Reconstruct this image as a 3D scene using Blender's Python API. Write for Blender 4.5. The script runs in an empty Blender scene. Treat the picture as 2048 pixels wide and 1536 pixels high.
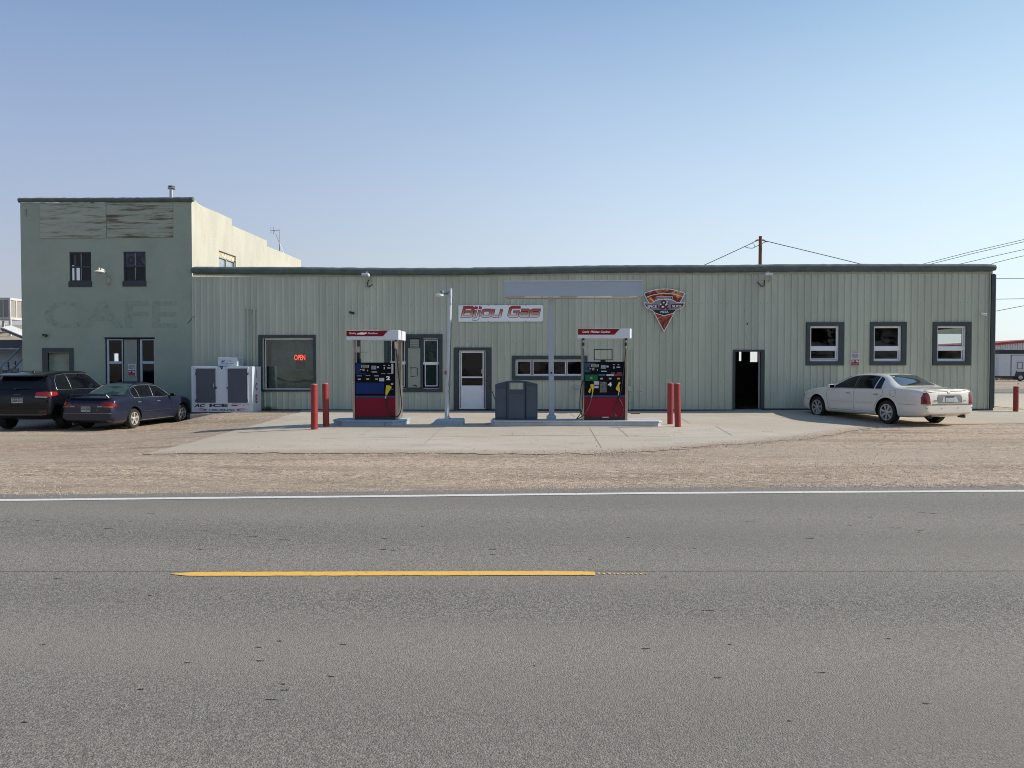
import bpy, bmesh, math, random
import numpy as np
from mathutils import Vector, Matrix
from mathutils.bvhtree import BVHTree
from mathutils.geometry import delaunay_2d_cdt
random.seed(7)
C = bpy.context.scene.collection
R = math.radians
# ---------------------------------------------------------------- camera model (photo is 2048 x 1536)
FOC = 1540.0; YAW = math.atan(63/FOC); PIT = math.atan(37/FOC); EYE = 1.6
Fv = Vector((-math.sin(YAW)*math.cos(PIT), math.cos(YAW)*math.cos(PIT), -math.sin(PIT)))
Rv = Vector((math.cos(YAW), math.sin(YAW), 0)); Uv = Rv.cross(Fv)
def ray(u, v): return Fv + Rv*((u-1024)/FOC) - Uv*((v-768)/FOC)
def px(u, v, Y):
    d = ray(u, v); t = Y/d.y
    return Vector((d.x*t, Y, EYE+d.z*t))
def S(t): t = max(0., min(1., t)); return t*t*(3-2*t)
def g(X, Y):
    u_ = S((Y-23.3)/1.8); A = S((-5-X)/8)*(1-u_)+S((-10.7-X)/1.9)*u_
    a = -.33*A*S((Y-11)/6)*(1-.5*S((Y-26.3)/.7))*(1-S((-X-40)/40))*(1-S((Y-60)/40))
    w = S((X-3)/6)*(1-S((X-60)/40))*(1-S((Y-60)/30))
    if Y < 23: b = -.075*S((Y-14)/6)
    else: b = -.075+.125*S((Y-23)/4)
    return a+b*w
def gp(u, v):
    d = ray(u, v); z = 0.
    for _ in range(12):
        t = (z-EYE)/d.z; z = g(d.x*t, d.y*t)
    return Vector((d.x*t, d.y*t, z))
# ---------------------------------------------------------------- materials
MC = {}
def _nt(name):
    m = bpy.data.materials.new(name); m.use_nodes = True
    nt = m.node_tree; b = nt.nodes['Principled BSDF']; return m, nt, b
def M(name, col, rough=.6, metal=0, var=.10, vs=2.5, bump=0., bs=60, coat=0, spec=.5, stretch=(1,1,1), emit=None, dirt=None, dirt_s=3., dirt_t=(.55,.7)):
    if name in MC: return MC[name]
    m, nt, b = _nt(name); N = nt.nodes; L = nt.links
    tc = N.new('ShaderNodeTexCoord'); mp = N.new('ShaderNodeMapping'); mp.inputs['Scale'].default_value = stretch
    L.new(tc.outputs['Object'], mp.inputs[0])
    n = N.new('ShaderNodeTexNoise'); n.inputs['Scale'].default_value = vs; n.inputs['Detail'].default_value = 6; n.inputs['Roughness'].default_value = .6
    L.new(mp.outputs[0], n.inputs[0])
    mr = N.new('ShaderNodeMapRange'); mr.inputs[1].default_value = .3; mr.inputs[2].default_value = .7
    mr.inputs[3].default_value = 1-var; mr.inputs[4].default_value = 1+var; L.new(n.outputs[0], mr.inputs[0])
    mx = N.new('ShaderNodeMix'); mx.data_type = 'RGBA'; mx.blend_type = 'MULTIPLY'; mx.inputs[0].default_value = 1
    mx.inputs[6].default_value = (*col, 1); L.new(mr.outputs[0], mx.inputs[7])
    out = mx.outputs[2]
    if dirt:
        n2 = N.new('ShaderNodeTexNoise'); n2.inputs['Scale'].default_value = dirt_s; n2.inputs['Detail'].default_value = 8; n2.inputs['Roughness'].default_value = .7
        L.new(mp.outputs[0], n2.inputs[0])
        r2 = N.new('ShaderNodeMapRange'); r2.inputs[1].default_value = dirt_t[0]; r2.inputs[2].default_value = dirt_t[1]
        L.new(n2.outputs[0], r2.inputs[0])
        m2 = N.new('ShaderNodeMix'); m2.data_type = 'RGBA'; L.new(r2.outputs[0], m2.inputs[0])
        L.new(out, m2.inputs[6]); m2.inputs[7].default_value = (*dirt, 1); out = m2.outputs[2]
    L.new(out, b.inputs['Base Color'])
    b.inputs['Roughness'].default_value = rough; b.inputs['Metallic'].default_value = metal
    b.inputs['Coat Weight'].default_value = coat; b.inputs['Coat Roughness'].default_value = .06
    b.inputs['Specular IOR Level'].default_value = spec
    if bump:
        n3 = N.new('ShaderNodeTexNoise'); n3.inputs['Scale'].default_value = bs; n3.inputs['Detail'].default_value = 5
        L.new(tc.outputs['Object'], n3.inputs[0])
        bp = N.new('ShaderNodeBump'); bp.inputs['Strength'].default_value = bump; bp.inputs['Distance'].default_value = .02
        L.new(n3.outputs[0], bp.inputs['Height']); L.new(bp.outputs[0], b.inputs['Normal'])
    if emit:
        b.inputs['Emission Color'].default_value = (*emit[:3], 1); b.inputs['Emission Strength'].default_value = emit[3]
    MC[name] = m; return m
def Mglass(name, tint=(.75,.8,.8), refl=.04, rough=.01, base=None):
    m = bpy.data.materials.new(name); m.use_nodes = True; nt = m.node_tree; nt.nodes.clear(); N = nt.nodes; L = nt.links
    o = N.new('ShaderNodeOutputMaterial'); tr = N.new('ShaderNodeBsdfTransparent'); tr.inputs[0].default_value = (*tint, 1)
    gl = N.new('ShaderNodeBsdfGlossy'); gl.inputs['Roughness'].default_value = rough; gl.inputs[0].default_value = (.95,.97,1,1)
    fr = N.new('ShaderNodeFresnel'); fr.inputs[0].default_value = 1.4
    ad = N.new('ShaderNodeMath'); ad.operation = 'ADD'; ad.inputs[1].default_value = refl; ad.use_clamp = True
    L.new(fr.outputs[0], ad.inputs[0])
    nz = N.new('ShaderNodeTexNoise'); nz.inputs['Scale'].default_value = 1.6; bp = N.new('ShaderNodeBump'); bp.inputs['Strength'].default_value = .05
    bp.inputs['Distance'].default_value = .1
    L.new(nz.outputs[0], bp.inputs['Height']); L.new(bp.outputs[0], gl.inputs['Normal'])
    mx = N.new('ShaderNodeMixShader'); L.new(ad.outputs[0], mx.inputs[0])
    src = tr.outputs[0]
    if base:
        df = N.new('ShaderNodeBsdfDiffuse'); df.inputs[0].default_value = (*base[:3], 1)
        m0 = N.new('ShaderNodeMixShader'); m0.inputs[0].default_value = base[3]
        L.new(tr.outputs[0], m0.inputs[1]); L.new(df.outputs[0], m0.inputs[2]); src = m0.outputs[0]
    L.new(src, mx.inputs[1]); L.new(gl.outputs[0], mx.inputs[2]); L.new(mx.outputs[0], o.inputs[0])
    MC[name] = m; return m
# ---------------------------------------------------------------- mesh builder
class MB:
    def __init__(s): s.v = []; s.f = []; s.m = []
    def add(s, vs, fs, mi=0):
        o = len(s.v); s.v += [tuple(v) for v in vs]; s.f += [tuple(i+o for i in f) for f in fs]; s.m += [mi]*len(fs); return s
    def quad(s, a, b, c, d, mi=0): return s.add([a,b,c,d], [(0,1,2,3)], mi)
    def box(s, x0, x1, y0, y1, z0, z1, mi=0):
        if x0>x1: x0,x1=x1,x0
        if y0>y1: y0,y1=y1,y0
        if z0>z1: z0,z1=z1,z0
        return s.add([(x0,y0,z0),(x1,y0,z0),(x1,y1,z0),(x0,y1,z0),(x0,y0,z1),(x1,y0,z1),(x1,y1,z1),(x0,y1,z1)],
                     [(3,2,1,0),(4,5,6,7),(0,1,5,4),(1,2,6,5),(2,3,7,6),(3,0,4,7)], mi)
    def bp(s, u0, v0, u1, v1, Y0, Y1, mi=0):   # box whose front face fills this rectangle of the facade
        a = px(u0, v0, Y0); b = px(u1, v1, Y0); return s.box(a.x, b.x, Y0, Y1, a.z, b.z, mi)
    def cbox(s, c, sz, rot=None, mi=0):
        hx,hy,hz = [k/2 for k in sz]; vs = [Vector((x,y,z)) for z in (-hz,hz) for x,y in ((-hx,-hy),(hx,-hy),(hx,hy),(-hx,hy))]
        if rot: vs = [rot@v for v in vs]
        return s.add([v+Vector(c) for v in vs], [(3,2,1,0),(4,5,6,7),(0,1,5,4),(1,2,6,5),(2,3,7,6),(3,0,4,7)], mi)
    def tube(s, pts, r, n=8, mi=0, cap=True):
        pts = [Vector(p) for p in pts]; rs = r if isinstance(r, (list,tuple)) else [r]*len(pts)
        vs = []; fs = []; up = None
        for i, p in enumerate(pts):
            t = (pts[min(i+1,len(pts)-1)]-pts[max(i-1,0)])
            t = t.normalized() if t.length > 1e-9 else Vector((0,0,1))
            if up is None:
                up = Vector((0,0,1)) if abs(t.z) < .9 else Vector((0,1,0))
            a = t.cross(up).normalized(); b = a.cross(t).normalized(); up = b
            for k in range(n):
                w = 2*math.pi*k/n; vs.append(p+a*math.cos(w)*rs[i]+b*math.sin(w)*rs[i])
        for i in range(len(pts)-1):
            for k in range(n):
                fs.append((i*n+k, i*n+(k+1)%n, (i+1)*n+(k+1)%n, (i+1)*n+k))
        if cap: fs.append(tuple(range(n-1,-1,-1))); fs.append(tuple((len(pts)-1)*n+k for k in range(n)))
        return s.add(vs, fs, mi)
    def lathe(s, c, prof, axis=(0,0,1), n=24, mi=0):
        ax = Vector(axis).normalized(); q = Vector((0,0,1)).rotation_difference(ax); vs = []; fs = []
        for r, h in prof:
            for k in range(n):
                w = 2*math.pi*k/n; vs.append(q@Vector((r*math.cos(w), r*math.sin(w), h))+Vector(c))
        for i in range(len(prof)-1):
            for k in range(n): fs.append((i*n+k, i*n+(k+1)%n, (i+1)*n+(k+1)%n, (i+1)*n+k))
        fs.append(tuple(range(n-1,-1,-1))); fs.append(tuple((len(prof)-1)*n+k for k in range(n)))
        return s.add(vs, fs, mi)
    def prism(s, pts, d, mi=0):     # closed outline (3D points in a plane) pushed along d
        n = len(pts); d = Vector(d); vs = [Vector(p) for p in pts]+[Vector(p)+d for p in pts]
        nv = Vector((0,0,0))
        for i in range(n): nv += vs[i].cross(vs[(i+1)%n])
        fs = [tuple(range(n)), tuple(range(2*n-1,n-1,-1))]+[(i,i+n,(i+1)%n+n,(i+1)%n) for i in range(n)]
        if nv.dot(d) > 0: fs = [tuple(reversed(f)) for f in fs]
        return s.add(vs, fs, mi)
    def ring(s, x0,x1,z0,z1, w, y0, y1, mi=0, wl=None, wr=None, wt=None, wb=None):   # rectangular frame, four butted boxes
        wl = w if wl is None else wl; wr = w if wr is None else wr; wt = w if wt is None else wt; wb = w if wb is None else wb
        s.box(x0,x1,y0,y1,z1-wt,z1,mi); s.box(x0,x1,y0,y1,z0,z0+wb,mi)
        s.box(x0,x0+wl,y0,y1,z0+wb,z1-wt,mi); s.box(x1-wr,x1,y0,y1,z0+wb,z1-wt,mi); return s
    def ribbon(s, pts, w, d, mi=0, closed=False, nrm=(0,-1,0)):   # flat mitred stroke in the plane facing nrm, thickness d
        P = [Vector(p) for p in pts]; n = len(P); nv = Vector(nrm); L = []; Rr = []
        for i in range(n):
            a = P[i-1] if (i > 0 or closed) else None; b = P[(i+1)%n] if (i < n-1 or closed) else None
            t1 = (P[i]-a).normalized() if a is not None else None; t2 = (b-P[i]).normalized() if b is not None else None
            if t1 is None: t1 = t2
            if t2 is None: t2 = t1
            n1 = nv.cross(t1); n2 = nv.cross(t2); m_ = (n1+n2)
            m_ = m_.normalized() if m_.length > 1e-6 else n1
            k = min(2.2, 1/max(.3, m_.dot(n1))); L.append(P[i]+m_*w/2*k); Rr.append(P[i]-m_*w/2*k)
        dd = nv*d; vs = [q+dd for q in L]+[q+dd for q in Rr]+L+Rr; fs = []
        for i in range(n if closed else n-1):
            j = (i+1)%n; fs += [(i,n+i,n+j,j),(2*n+i,2*n+j,3*n+j,3*n+i),(i,j,2*n+j,2*n+i),(n+i,3*n+i,3*n+j,n+j)]
        if not closed: fs += [(0,2*n,3*n,n),(n-1,2*n-1,4*n-1,3*n-1)]
        return s.add(vs, fs, mi)
    def text(s, t, x0, x1, z0, z1, y, mi=0, shear=0., bold=0., ext=.004, axis='y', keep=False, sx=None):
        cu = bpy.data.curves.new('t', 'FONT'); cu.body = t; cu.size = 1; cu.shear = shear; cu.offset = bold; cu.extrude = .5; cu.resolution_u = 3
        o = bpy.data.objects.new('t', cu); C.objects.link(o); dg = bpy.context.evaluated_depsgraph_get(); me = o.evaluated_get(dg).to_mesh()
        co = [v.co.copy() for v in me.vertices]; fs = [tuple(p.vertices) for p in me.polygons]; o.evaluated_get(dg).to_mesh_clear()
        bpy.data.objects.remove(o); bpy.data.curves.remove(cu)
        if not co: return s
        ax, bx = min(c.x for c in co), max(c.x for c in co); az, bz = min(c.y for c in co), max(c.y for c in co)
        kx = (x1-x0)/max(bx-ax,1e-6); kz = (z1-z0)/max(bz-az,1e-6)
        out = []
        for c in co:
            X = x0+(c.x-ax)*kx; Z = z0+(c.y-az)*kz; D = -(c.z+.5)*ext
            if axis == 'y': out.append((X, y+D, Z))
            else: out.append((y-D, X, Z))          # reads along +Y on a face that looks to +X
        return s.add(out, fs, mi)
    def tp(s, t, u0, v0, u1, v1, Y, mi=0, **k):
        a = px(u0, v1, Y); b = px(u1, v0, Y); return s.text(t, a.x, b.x, a.z, b.z, Y, mi, **k)
    def build(s, name, mats, parent=None, smooth=False, off=None, bevel=0, label=None, auto=None):
        me = bpy.data.meshes.new(name)
        off = Vector(off) if off is not None else Vector((0,0,0))
        me.from_pydata([tuple(Vector(v)-off) for v in s.v], [], s.f)
        for m in (mats if isinstance(mats, (list,tuple)) else [mats]): me.materials.append(m)
        me.polygons.foreach_set('material_index', s.m)
        if smooth: me.polygons.foreach_set('use_smooth', [True]*len(me.polygons))
        me.update()
        if auto: me.set_sharp_from_angle(angle=R(auto))
        o = bpy.data.objects.new(name, me); C.objects.link(o)
        if parent: o.parent = parent
        if bevel:
            b = o.modifiers.new('b', 'BEVEL'); b.width = bevel; b.segments = 2; b.limit_method = 'ANGLE'; b.angle_limit = R(50)
        if label: o['label'] = label
        return o
class Thing:
    """a thing: an Empty at its base; parts given in world coordinates (rz = 0) or local ones"""
    def __init__(s, name, label, cat, loc, rz=0, group=None, local=False):
        o = bpy.data.objects.new(name, None); C.objects.link(o); o.location = loc; o.rotation_euler = (0,0,rz); o.empty_display_size = .2
        o['label'] = label; o['category'] = cat
        if group: o['group'] = group
        s.o = o; s.off = Vector((0,0,0)) if local else Vector(loc)
    def part(s, name, mb, mats, parent=None, **k):
        return mb.build(name, mats, parent or s.o, off=s.off, **k)
def single(name, mb, mats, label, cat, loc, group=None, **k):
    o = mb.build(name, mats, None, off=loc, **k); o.location = loc; o['label'] = label; o['category'] = cat
    if group: o['group'] = group
    return o
def struct(name, mb, mats, kind='structure', **k):
    o = mb.build(name, mats, None, **k); o['kind'] = kind; return o
def circ(cx, cz, r, n=20, y=0, a0=0, a1=2*math.pi, rz=None):
    rz = rz or r; return [(cx+r*math.cos(a0+(a1-a0)*k/n), y, cz+rz*math.sin(a0+(a1-a0)*k/n)) for k in range(n)]
# ---------------------------------------------------------------- ground materials
def ground_mat(name, cols, cell, cellamt, patch, bump, bscale, big=None, cracks=False, rough=.9, tracks=0., cell2=None, wave=None):
    m, nt, b = _nt(name); N = nt.nodes; L = nt.links
    tc = N.new('ShaderNodeTexCoord')
    def noise(sc, det=6, ro=.6, st=(1,1,1)):
        mp = N.new('ShaderNodeMapping'); mp.inputs['Scale'].default_value = st; L.new(tc.outputs['Object'], mp.inputs[0])
        n = N.new('ShaderNodeTexNoise'); n.inputs['Scale'].default_value = sc; n.inputs['Detail'].default_value = det; n.inputs['Roughness'].default_value = ro
        L.new(mp.outputs[0], n.inputs[0]); return n.outputs[0]
    def mr(x, a, b_, c, d):
        r = N.new('ShaderNodeMapRange'); [setattr(r.inputs[i+1], 'default_value', k) for i, k in enumerate((a,b_,c,d))]; L.new(x, r.inputs[0]); return r.outputs[0]
    def mix(f, a, b_, mode='MIX'):
        x = N.new('ShaderNodeMix'); x.data_type = 'RGBA'; x.blend_type = mode
        for i, k in ((0,f),(6,a),(7,b_)):
            if hasattr(k, 'links') or isinstance(k, bpy.types.NodeSocket): L.new(k, x.inputs[i])
            else: x.inputs[i].default_value = k if i == 0 else (*k, 1)
        return x.outputs[2]
    col = mix(mr(noise(patch[0], 5, .6, patch[1]), .35, .65, 0, 1), cols[0], cols[1])
    if len(cols) > 2: col = mix(mr(noise(patch[0]*2.3, 8, .7, patch[1]), .50, .66, 0, .85), col, cols[2])
    vz = N.new('ShaderNodeTexVoronoi'); vz.inputs['Scale'].default_value = cell; L.new(tc.outputs['Object'], vz.inputs[0])
    sp = N.new('ShaderNodeSeparateColor'); L.new(vz.outputs['Color'], sp.inputs[0])
    k = mr(sp.outputs[0], 0, 1, 1-cellamt, 1+cellamt)
    col = mix(1., col, k, 'MULTIPLY')
    if cell2:
        v2 = N.new('ShaderNodeTexVoronoi'); v2.inputs['Scale'].default_value = cell2[0]; L.new(tc.outputs['Object'], v2.inputs[0])
        s2 = N.new('ShaderNodeSeparateColor'); L.new(v2.outputs['Color'], s2.inputs[0])
        col = mix(mr(s2.outputs[1], cell2[1], cell2[1]+.02, 0, cell2[3]), col, cell2[2])
        col = mix(mr(s2.outputs[2], cell2[1]+.01, cell2[1]+.03, 0, cell2[3]), col, tuple(c*.25 for c in cell2[2]))
    if big: col = mix(mr(noise(big[0], 4, .5, big[1]), .4, .6, 0, big[3]), col, big[2])
    if wave:
        sx_ = N.new('ShaderNodeSeparateXYZ'); L.new(tc.outputs['Object'], sx_.inputs[0]); ml = N.new('ShaderNodeMath'); ml.operation = 'MULTIPLY'; ml.inputs[1].default_value = wave[0]; L.new(sx_.outputs[1], ml.inputs[0])
        sn = N.new('ShaderNodeMath'); sn.operation = 'SINE'; L.new(ml.outputs[0], sn.inputs[0]); col = mix(1., col, mr(sn.outputs[0], -1, 1, 1-wave[1], 1+wave[1]), 'MULTIPLY')
    if cracks:
        c = noise(2.2, 3, .55, (.9, 9, 1)); col = mix(mr(c, .745, .765, 0, .85), col, (.03,.03,.03))
        c2 = noise(1.1, 3, .6, (1.3, 14, 1)); col = mix(mr(c2, .76, .78, 0, .8), col, (.03,.03,.03))
    L.new(col, b.inputs['Base Color']); b.inputs['Roughness'].default_value = rough; b.inputs['Specular IOR Level'].default_value = .3
    ad = N.new('ShaderNodeMath'); ad.operation = 'ADD'
    v3 = N.new('ShaderNodeTexVoronoi'); v3.inputs['Scale'].default_value = bscale; L.new(tc.outputs['Object'], v3.inputs[0])
    L.new(mr(v3.outputs['Distance'], 0, 1, 1, 0), ad.inputs[0]); L.new(noise(bscale*.35, 6, .7), ad.inputs[1])
    bp = N.new('ShaderNodeBump'); bp.inputs['Strength'].default_value = bump; bp.inputs['Distance'].default_value = .012
    L.new(ad.outputs[0], bp.inputs['Height']); L.new(bp.outputs[0], b.inputs['Normal']); return m
gravel = ground_mat('gravel', [(.43,.325,.24),(.31,.235,.17),(.185,.14,.10)], 42, .58, (.36,(.35,1.9,1)), .8, 42, big=(.09,(.6,2.2,1),(.37,.305,.24),.6), cell2=(11,.93,(.55,.47,.4),.6))
asphalt = ground_mat('asphalt', [(.205,.185,.162),(.172,.157,.139)], 110, .55, (.5,(.2,1.0,1)), .4, 120, big=(.12,(.5,3.5,1),(.215,.195,.17),.7), cracks=True, cell2=(105,.90,(.40,.375,.335),.5), wave=(3.3,.06))
concrete = ground_mat('concrete', [(.475,.425,.36),(.42,.38,.32),(.36,.325,.275)], 50, .07, (.5,(.8,1.4,1)), .25, 40, big=(.2,(1,1,1),(.40,.335,.26),.65), cell2=(5,.985,(.3,.26,.2),.7))
# ---------------------------------------------------------------- ground sheets
def fr(a, b, n): return [a+(b-a)*i/n for i in range(n+1)]
xs = [-900,-300,-120,-70,-50]+fr(-40,40,160)+[45,50,55,60,65,70,80,100,130,300,900]
ys = [-300,-60,-15]+fr(-4,34,76)+[36,38,40,43,46,50,54,58,62,66,70,76,82,90,100,140,300,900]
mb = MB(); nx = len(xs)
mb.add([(x,y,g(x,y)) for y in ys for x in xs], [(j*nx+i,j*nx+i+1,(j+1)*nx+i+1,(j+1)*nx+i) for j in range(len(ys)-1) for i in range(nx-1)])
struct('ground', mb, gravel, smooth=True)
def sheet(poly, dz, step=1.0, jit=0., sub=.14):
    """flat outline (XY) draped on the ground"""
    out = []
    n = len(poly)
    for i in range(n):
        a = Vector(poly[i][:2]); b = Vector(poly[(i+1)%n][:2]); j = poly[i][2] if len(poly[i]) > 2 else 0
        k = max(1, int((b-a).length/(sub if j else 2.0)))
        k = min(k, 600)
        t = (b-a).normalized(); nn = Vector((-t.y, t.x))
        for q in range(k):
            w = (math.sin(q*.9+i)*.4+random.uniform(-1,1))*j
            out.append(a.lerp(b, q/k)+nn*w)
    vs = list(out); ed = [(i,(i+1)%len(out)) for i in range(len(out))]
    x0=min(p.x for p in out);x1=max(p.x for p in out);y0=min(p.y for p in out);y1=max(p.y for p in out)
    x0c=max(x0,-60);x1c=min(x1,90)
    if step:
        X = x0c+step*.5
        while X < x1c:
            Y = y0+step*.5
            while Y < y1: vs.append(Vector((X+random.uniform(-.01,.01),Y+random.uniform(-.01,.01)))); Y += step
            X += step
    r = delaunay_2d_cdt(vs, ed, [], 1, 1e-5)
    m = MB(); m.add([(p.x,p.y,g(p.x,p.y)+dz) for p in r[0]], [tuple(f) for f in r[2]]); 
    # face up
    for i, f in enumerate(m.f):
        a,b,c = [Vector(m.v[k]) for k in f[:3]]
        if (b-a).cross(c-a).z < 0: m.f[i] = tuple(reversed(f))
    return m
def gxy(u, v, j=0): p = gp(u, v); return (p.x, p.y, j)
XR = 17.0
ap = [(-9.0,26.6,.03)]
ap = [gxy(598,827,.02), gxy(540,842,.02), gxy(455,865,.03), gxy(287,909,.05), gxy(500,907,.10), gxy(760,907,.12), gxy(1180,908,.12), gxy(1300,903,.14), gxy(1420,892,.1), gxy(1534,886,.08),
      gxy(1629,876,.06), gxy(1700,863,.05), gxy(1775,852,.05), gxy(1900,849,.05), gxy(2048,848,.05), (30,22.3,0), (34,43.5,0), (17.5,43.5,0), (17.0,27.6,0), (16.0,27.1,0), (-8.6,27.1,0)]
ao = struct('concrete_apron', sheet(ap, .010, .42), concrete, smooth=True)
eg = [Vector(p[:2]) for p in ap[3:15]]; at = ao.data.attributes.new('dust', 'FLOAT', 'POINT')       # gravel dust carried onto the slab along its road-side edge
def sd_(p):
    d = 9.
    for a, b in zip(eg, eg[1:]):
        t = max(0, min(1, (p-a).dot(b-a)/(b-a).length_squared)); d = min(d, (p-a-(b-a)*t).length)
    return d
for i, v in enumerate(ao.data.vertices): at.data[i].value = max(0, 1-sd_(Vector((v.co.x, v.co.y)))/1.6)
cn = concrete.node_tree; cb0 = cn.nodes['Principled BSDF']; csrc = cb0.inputs['Base Color'].links[0].from_socket
ca_ = cn.nodes.new('ShaderNodeAttribute'); ca_.attribute_name = 'dust'; cno = cn.nodes.new('ShaderNodeTexNoise'); cno.inputs['Scale'].default_value = 2.6; cno.inputs['Detail'].default_value = 9; cno.inputs['Roughness'].default_value = .75
ctc = cn.nodes.new('ShaderNodeTexCoord'); cn.links.new(ctc.outputs['Object'], cno.inputs[0]); cad = cn.nodes.new('ShaderNodeMath'); cad.operation = 'ADD'; cn.links.new(ca_.outputs['Fac'], cad.inputs[0]); cn.links.new(cno.outputs[0], cad.inputs[1])
cmr = cn.nodes.new('ShaderNodeMapRange'); cmr.inputs[1].default_value = 1.05; cmr.inputs[2].default_value = 1.40; cmr.inputs[4].default_value = .9; cn.links.new(cad.outputs[0], cmr.inputs[0])
cmx = cn.nodes.new('ShaderNodeMix'); cmx.data_type = 'RGBA'; cn.links.new(cmr.outputs[0], cmx.inputs[0]); cn.links.new(csrc, cmx.inputs[6]); cmx.inputs[7].default_value = (.37,.285,.21,1); cn.links.new(cmx.outputs[2], cb0.inputs['Base Color'])
# joints of the concrete slab
mj = MB()
def joint(pts, w=.012):
    P = [gp(*p) for p in pts]; Q = []
    for a, b in zip(P, P[1:]):
        n = max(1, int((b-a).length/.5)); Q += [a.lerp(b, k/n) for k in range(n)]
    Q.append(P[-1]); Q = [Vector((q.x,q.y,g(q.x,q.y)+.013)) for q in Q]; mj.ribbon(Q, w, .001, nrm=(0,0,1))
for p in ([(1179.4,856.5),(1203,897)], [(1237,857),(1256,874)], [(884,857),(848,889)], [(749,857),(717,873)], [(1026,866),(1024,872)], [(1140,826),(1150,835)], [(1431,853),(1464,872)],
          [(1363,838),(1380,848)], [(640,878),(1060,872),(1340,874)], [(1000,872),(1340,871)]): joint(p)
struct('slab_joints', mj, M('joint_dirt', (.27,.24,.195), .95))
# ---------------------------------------------------------------- road
wl = [gp(0,1002),gp(350,998.2),gp(700,994.7),gp(1300,987.8),gp(2048,983.2)]
def ext(P, L_):
    a = P[0]+(P[0]-P[1]).normalized()*L_; b = P[-1]+(P[-1]-P[-2]).normalized()*L_; return [a]+P+[b]
wl = ext(wl, 120)
edge = ext([gp(0,989.5),gp(350,987),gp(700,984),gp(1300,976),gp(1700,974.5),gp(2048,972.5)], 120)
poly = [(p.x,p.y,.035 if 1 <= i <= len(edge)-2 else 0) for i, p in enumerate(edge)][::-1]
poly = [(p[0],p[1],.035 if 0 < i < len(poly)-1 else 0) for i, p in enumerate(poly)]+[(-130,-7,0),(130,-7,0)]
struct('road', sheet(poly, .006, 0, sub=.18), asphalt)
def worn_paint(name, col, amt, cov=(.36,.44), dcol=(.16,.15,.14)):
    m, nt, b = _nt(name); N = nt.nodes; L = nt.links; tc = N.new('ShaderNodeTexCoord')
    n = N.new('ShaderNodeTexNoise'); n.inputs['Scale'].default_value = 26; n.inputs['Detail'].default_value = 10; n.inputs['Roughness'].default_value = .75
    L.new(tc.outputs['Object'], n.inputs[0]); r = N.new('ShaderNodeMapRange'); r.inputs[1].default_value = cov[0]; r.inputs[2].default_value = cov[1]; L.new(n.outputs[0], r.inputs[0])
    n2 = N.new('ShaderNodeTexNoise'); n2.inputs['Scale'].default_value = 70; L.new(tc.outputs['Object'], n2.inputs[0])
    r2 = N.new('ShaderNodeMapRange'); r2.inputs[3].default_value = 1-amt; r2.inputs[4].default_value = 1+amt; L.new(n2.outputs[0], r2.inputs[0])
    x = N.new('ShaderNodeMix'); x.data_type = 'RGBA'; x.inputs[6].default_value = (*dcol,1); x.inputs[7].default_value = (*col,1); L.new(r.outputs[0], x.inputs[0])
    y = N.new('ShaderNodeMix'); y.data_type = 'RGBA'; y.blend_type = 'MULTIPLY'; y.inputs[0].default_value = 1; L.new(x.outputs[2], y.inputs[6]); L.new(r2.outputs[0], y.inputs[7])
    L.new(y.outputs[2], b.inputs['Base Color']); b.inputs['Roughness'].default_value = .8; return m
m = MB(); P = []
for a, b in zip(wl, wl[1:]):
    k = max(1, int((b-a).length/.4)); P += [a.lerp(b, q/k) for q in range(k)]
m.ribbon([Vector((p.x, p.y+random.uniform(-.004,.004), .010)) for p in P], .125, .001, nrm=(0,0,1))
struct('road_edge_line', m, worn_paint('white_road_paint', (.62,.61,.58), .12))
m = MB(); ya = gp(342,1150.5); yb = gp(1190,1148.5)
P = [ya.lerp(yb, k/60) for k in range(61)]
L1 = [Vector((p.x,p.y+.058*min(1,(k+.3)/3)*(1 if k < 55 else 1-.35*(k-54)/6)+random.uniform(-.003,.003),.011)) for k,p in enumerate(P)]
L2 = [Vector((p.x,p.y-.058*min(1,(k+.3)/3)+random.uniform(-.004,.004),.011)) for k,p in enumerate(P)]
m.add(L1+L2, [(61+k,61+k+1,k+1,k) for k in range(60)])
q = yb.copy()
while q.x < gp(1292,1148).x:
    q = q+Vector((random.uniform(.012,.03),0,0)); h = random.uniform(.006,.017); l = random.uniform(.008,.022); yy = q.y-.008+random.uniform(-.006,.006)
    m.quad((q.x,yy-h,.011),(q.x+l,yy-h,.011),(q.x+l,yy+h,.011),(q.x,yy+h,.011)); q.x += l
struct('yellow_road_line', m, worn_paint('yellow_road_paint', (.72,.42,.085), .12, cov=(.33,.42)))
m = MB(); a = gp(-900,1145); b = gp(3400,1143.5); P = [a.lerp(b,k/300)+Vector((0,random.uniform(-.004,.004),.0095)) for k in range(301)]
m.ribbon(P, .006, .0005, nrm=(0,0,1)); struct('road_seam', m, M('seam_tar', (.14,.128,.115), .9))
m = MB()
ck = [(75,1042,12),(216,1058.5,26),(411,1063.5,22),(470,1071,26),(505,1075,24),(565,1081,32),(765,1100,20),(787,1102,16),(845,1054,12),(86,1292,16),(517,1297,14),(685,1292,16),(375,1328,18),(662,1355,16),(567,1371,14),(570,1383,18),(985,1110,14),(1180,1120,10),(1330,1156,16),(1500,1045,18),(1620,1078,26),(1700,1052,12),(1790,1057,34),(1840,1062,22),(1460,1291,10),(1290,1300,22),(1640,1348,26),(1852,1410,16),(700,1200,8),(300,1193,8)]
for _ in range(26): ck.append((random.uniform(0,2048), random.choice([random.uniform(1010,1110),random.uniform(1150,1480)]), random.uniform(8,26)))
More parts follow.
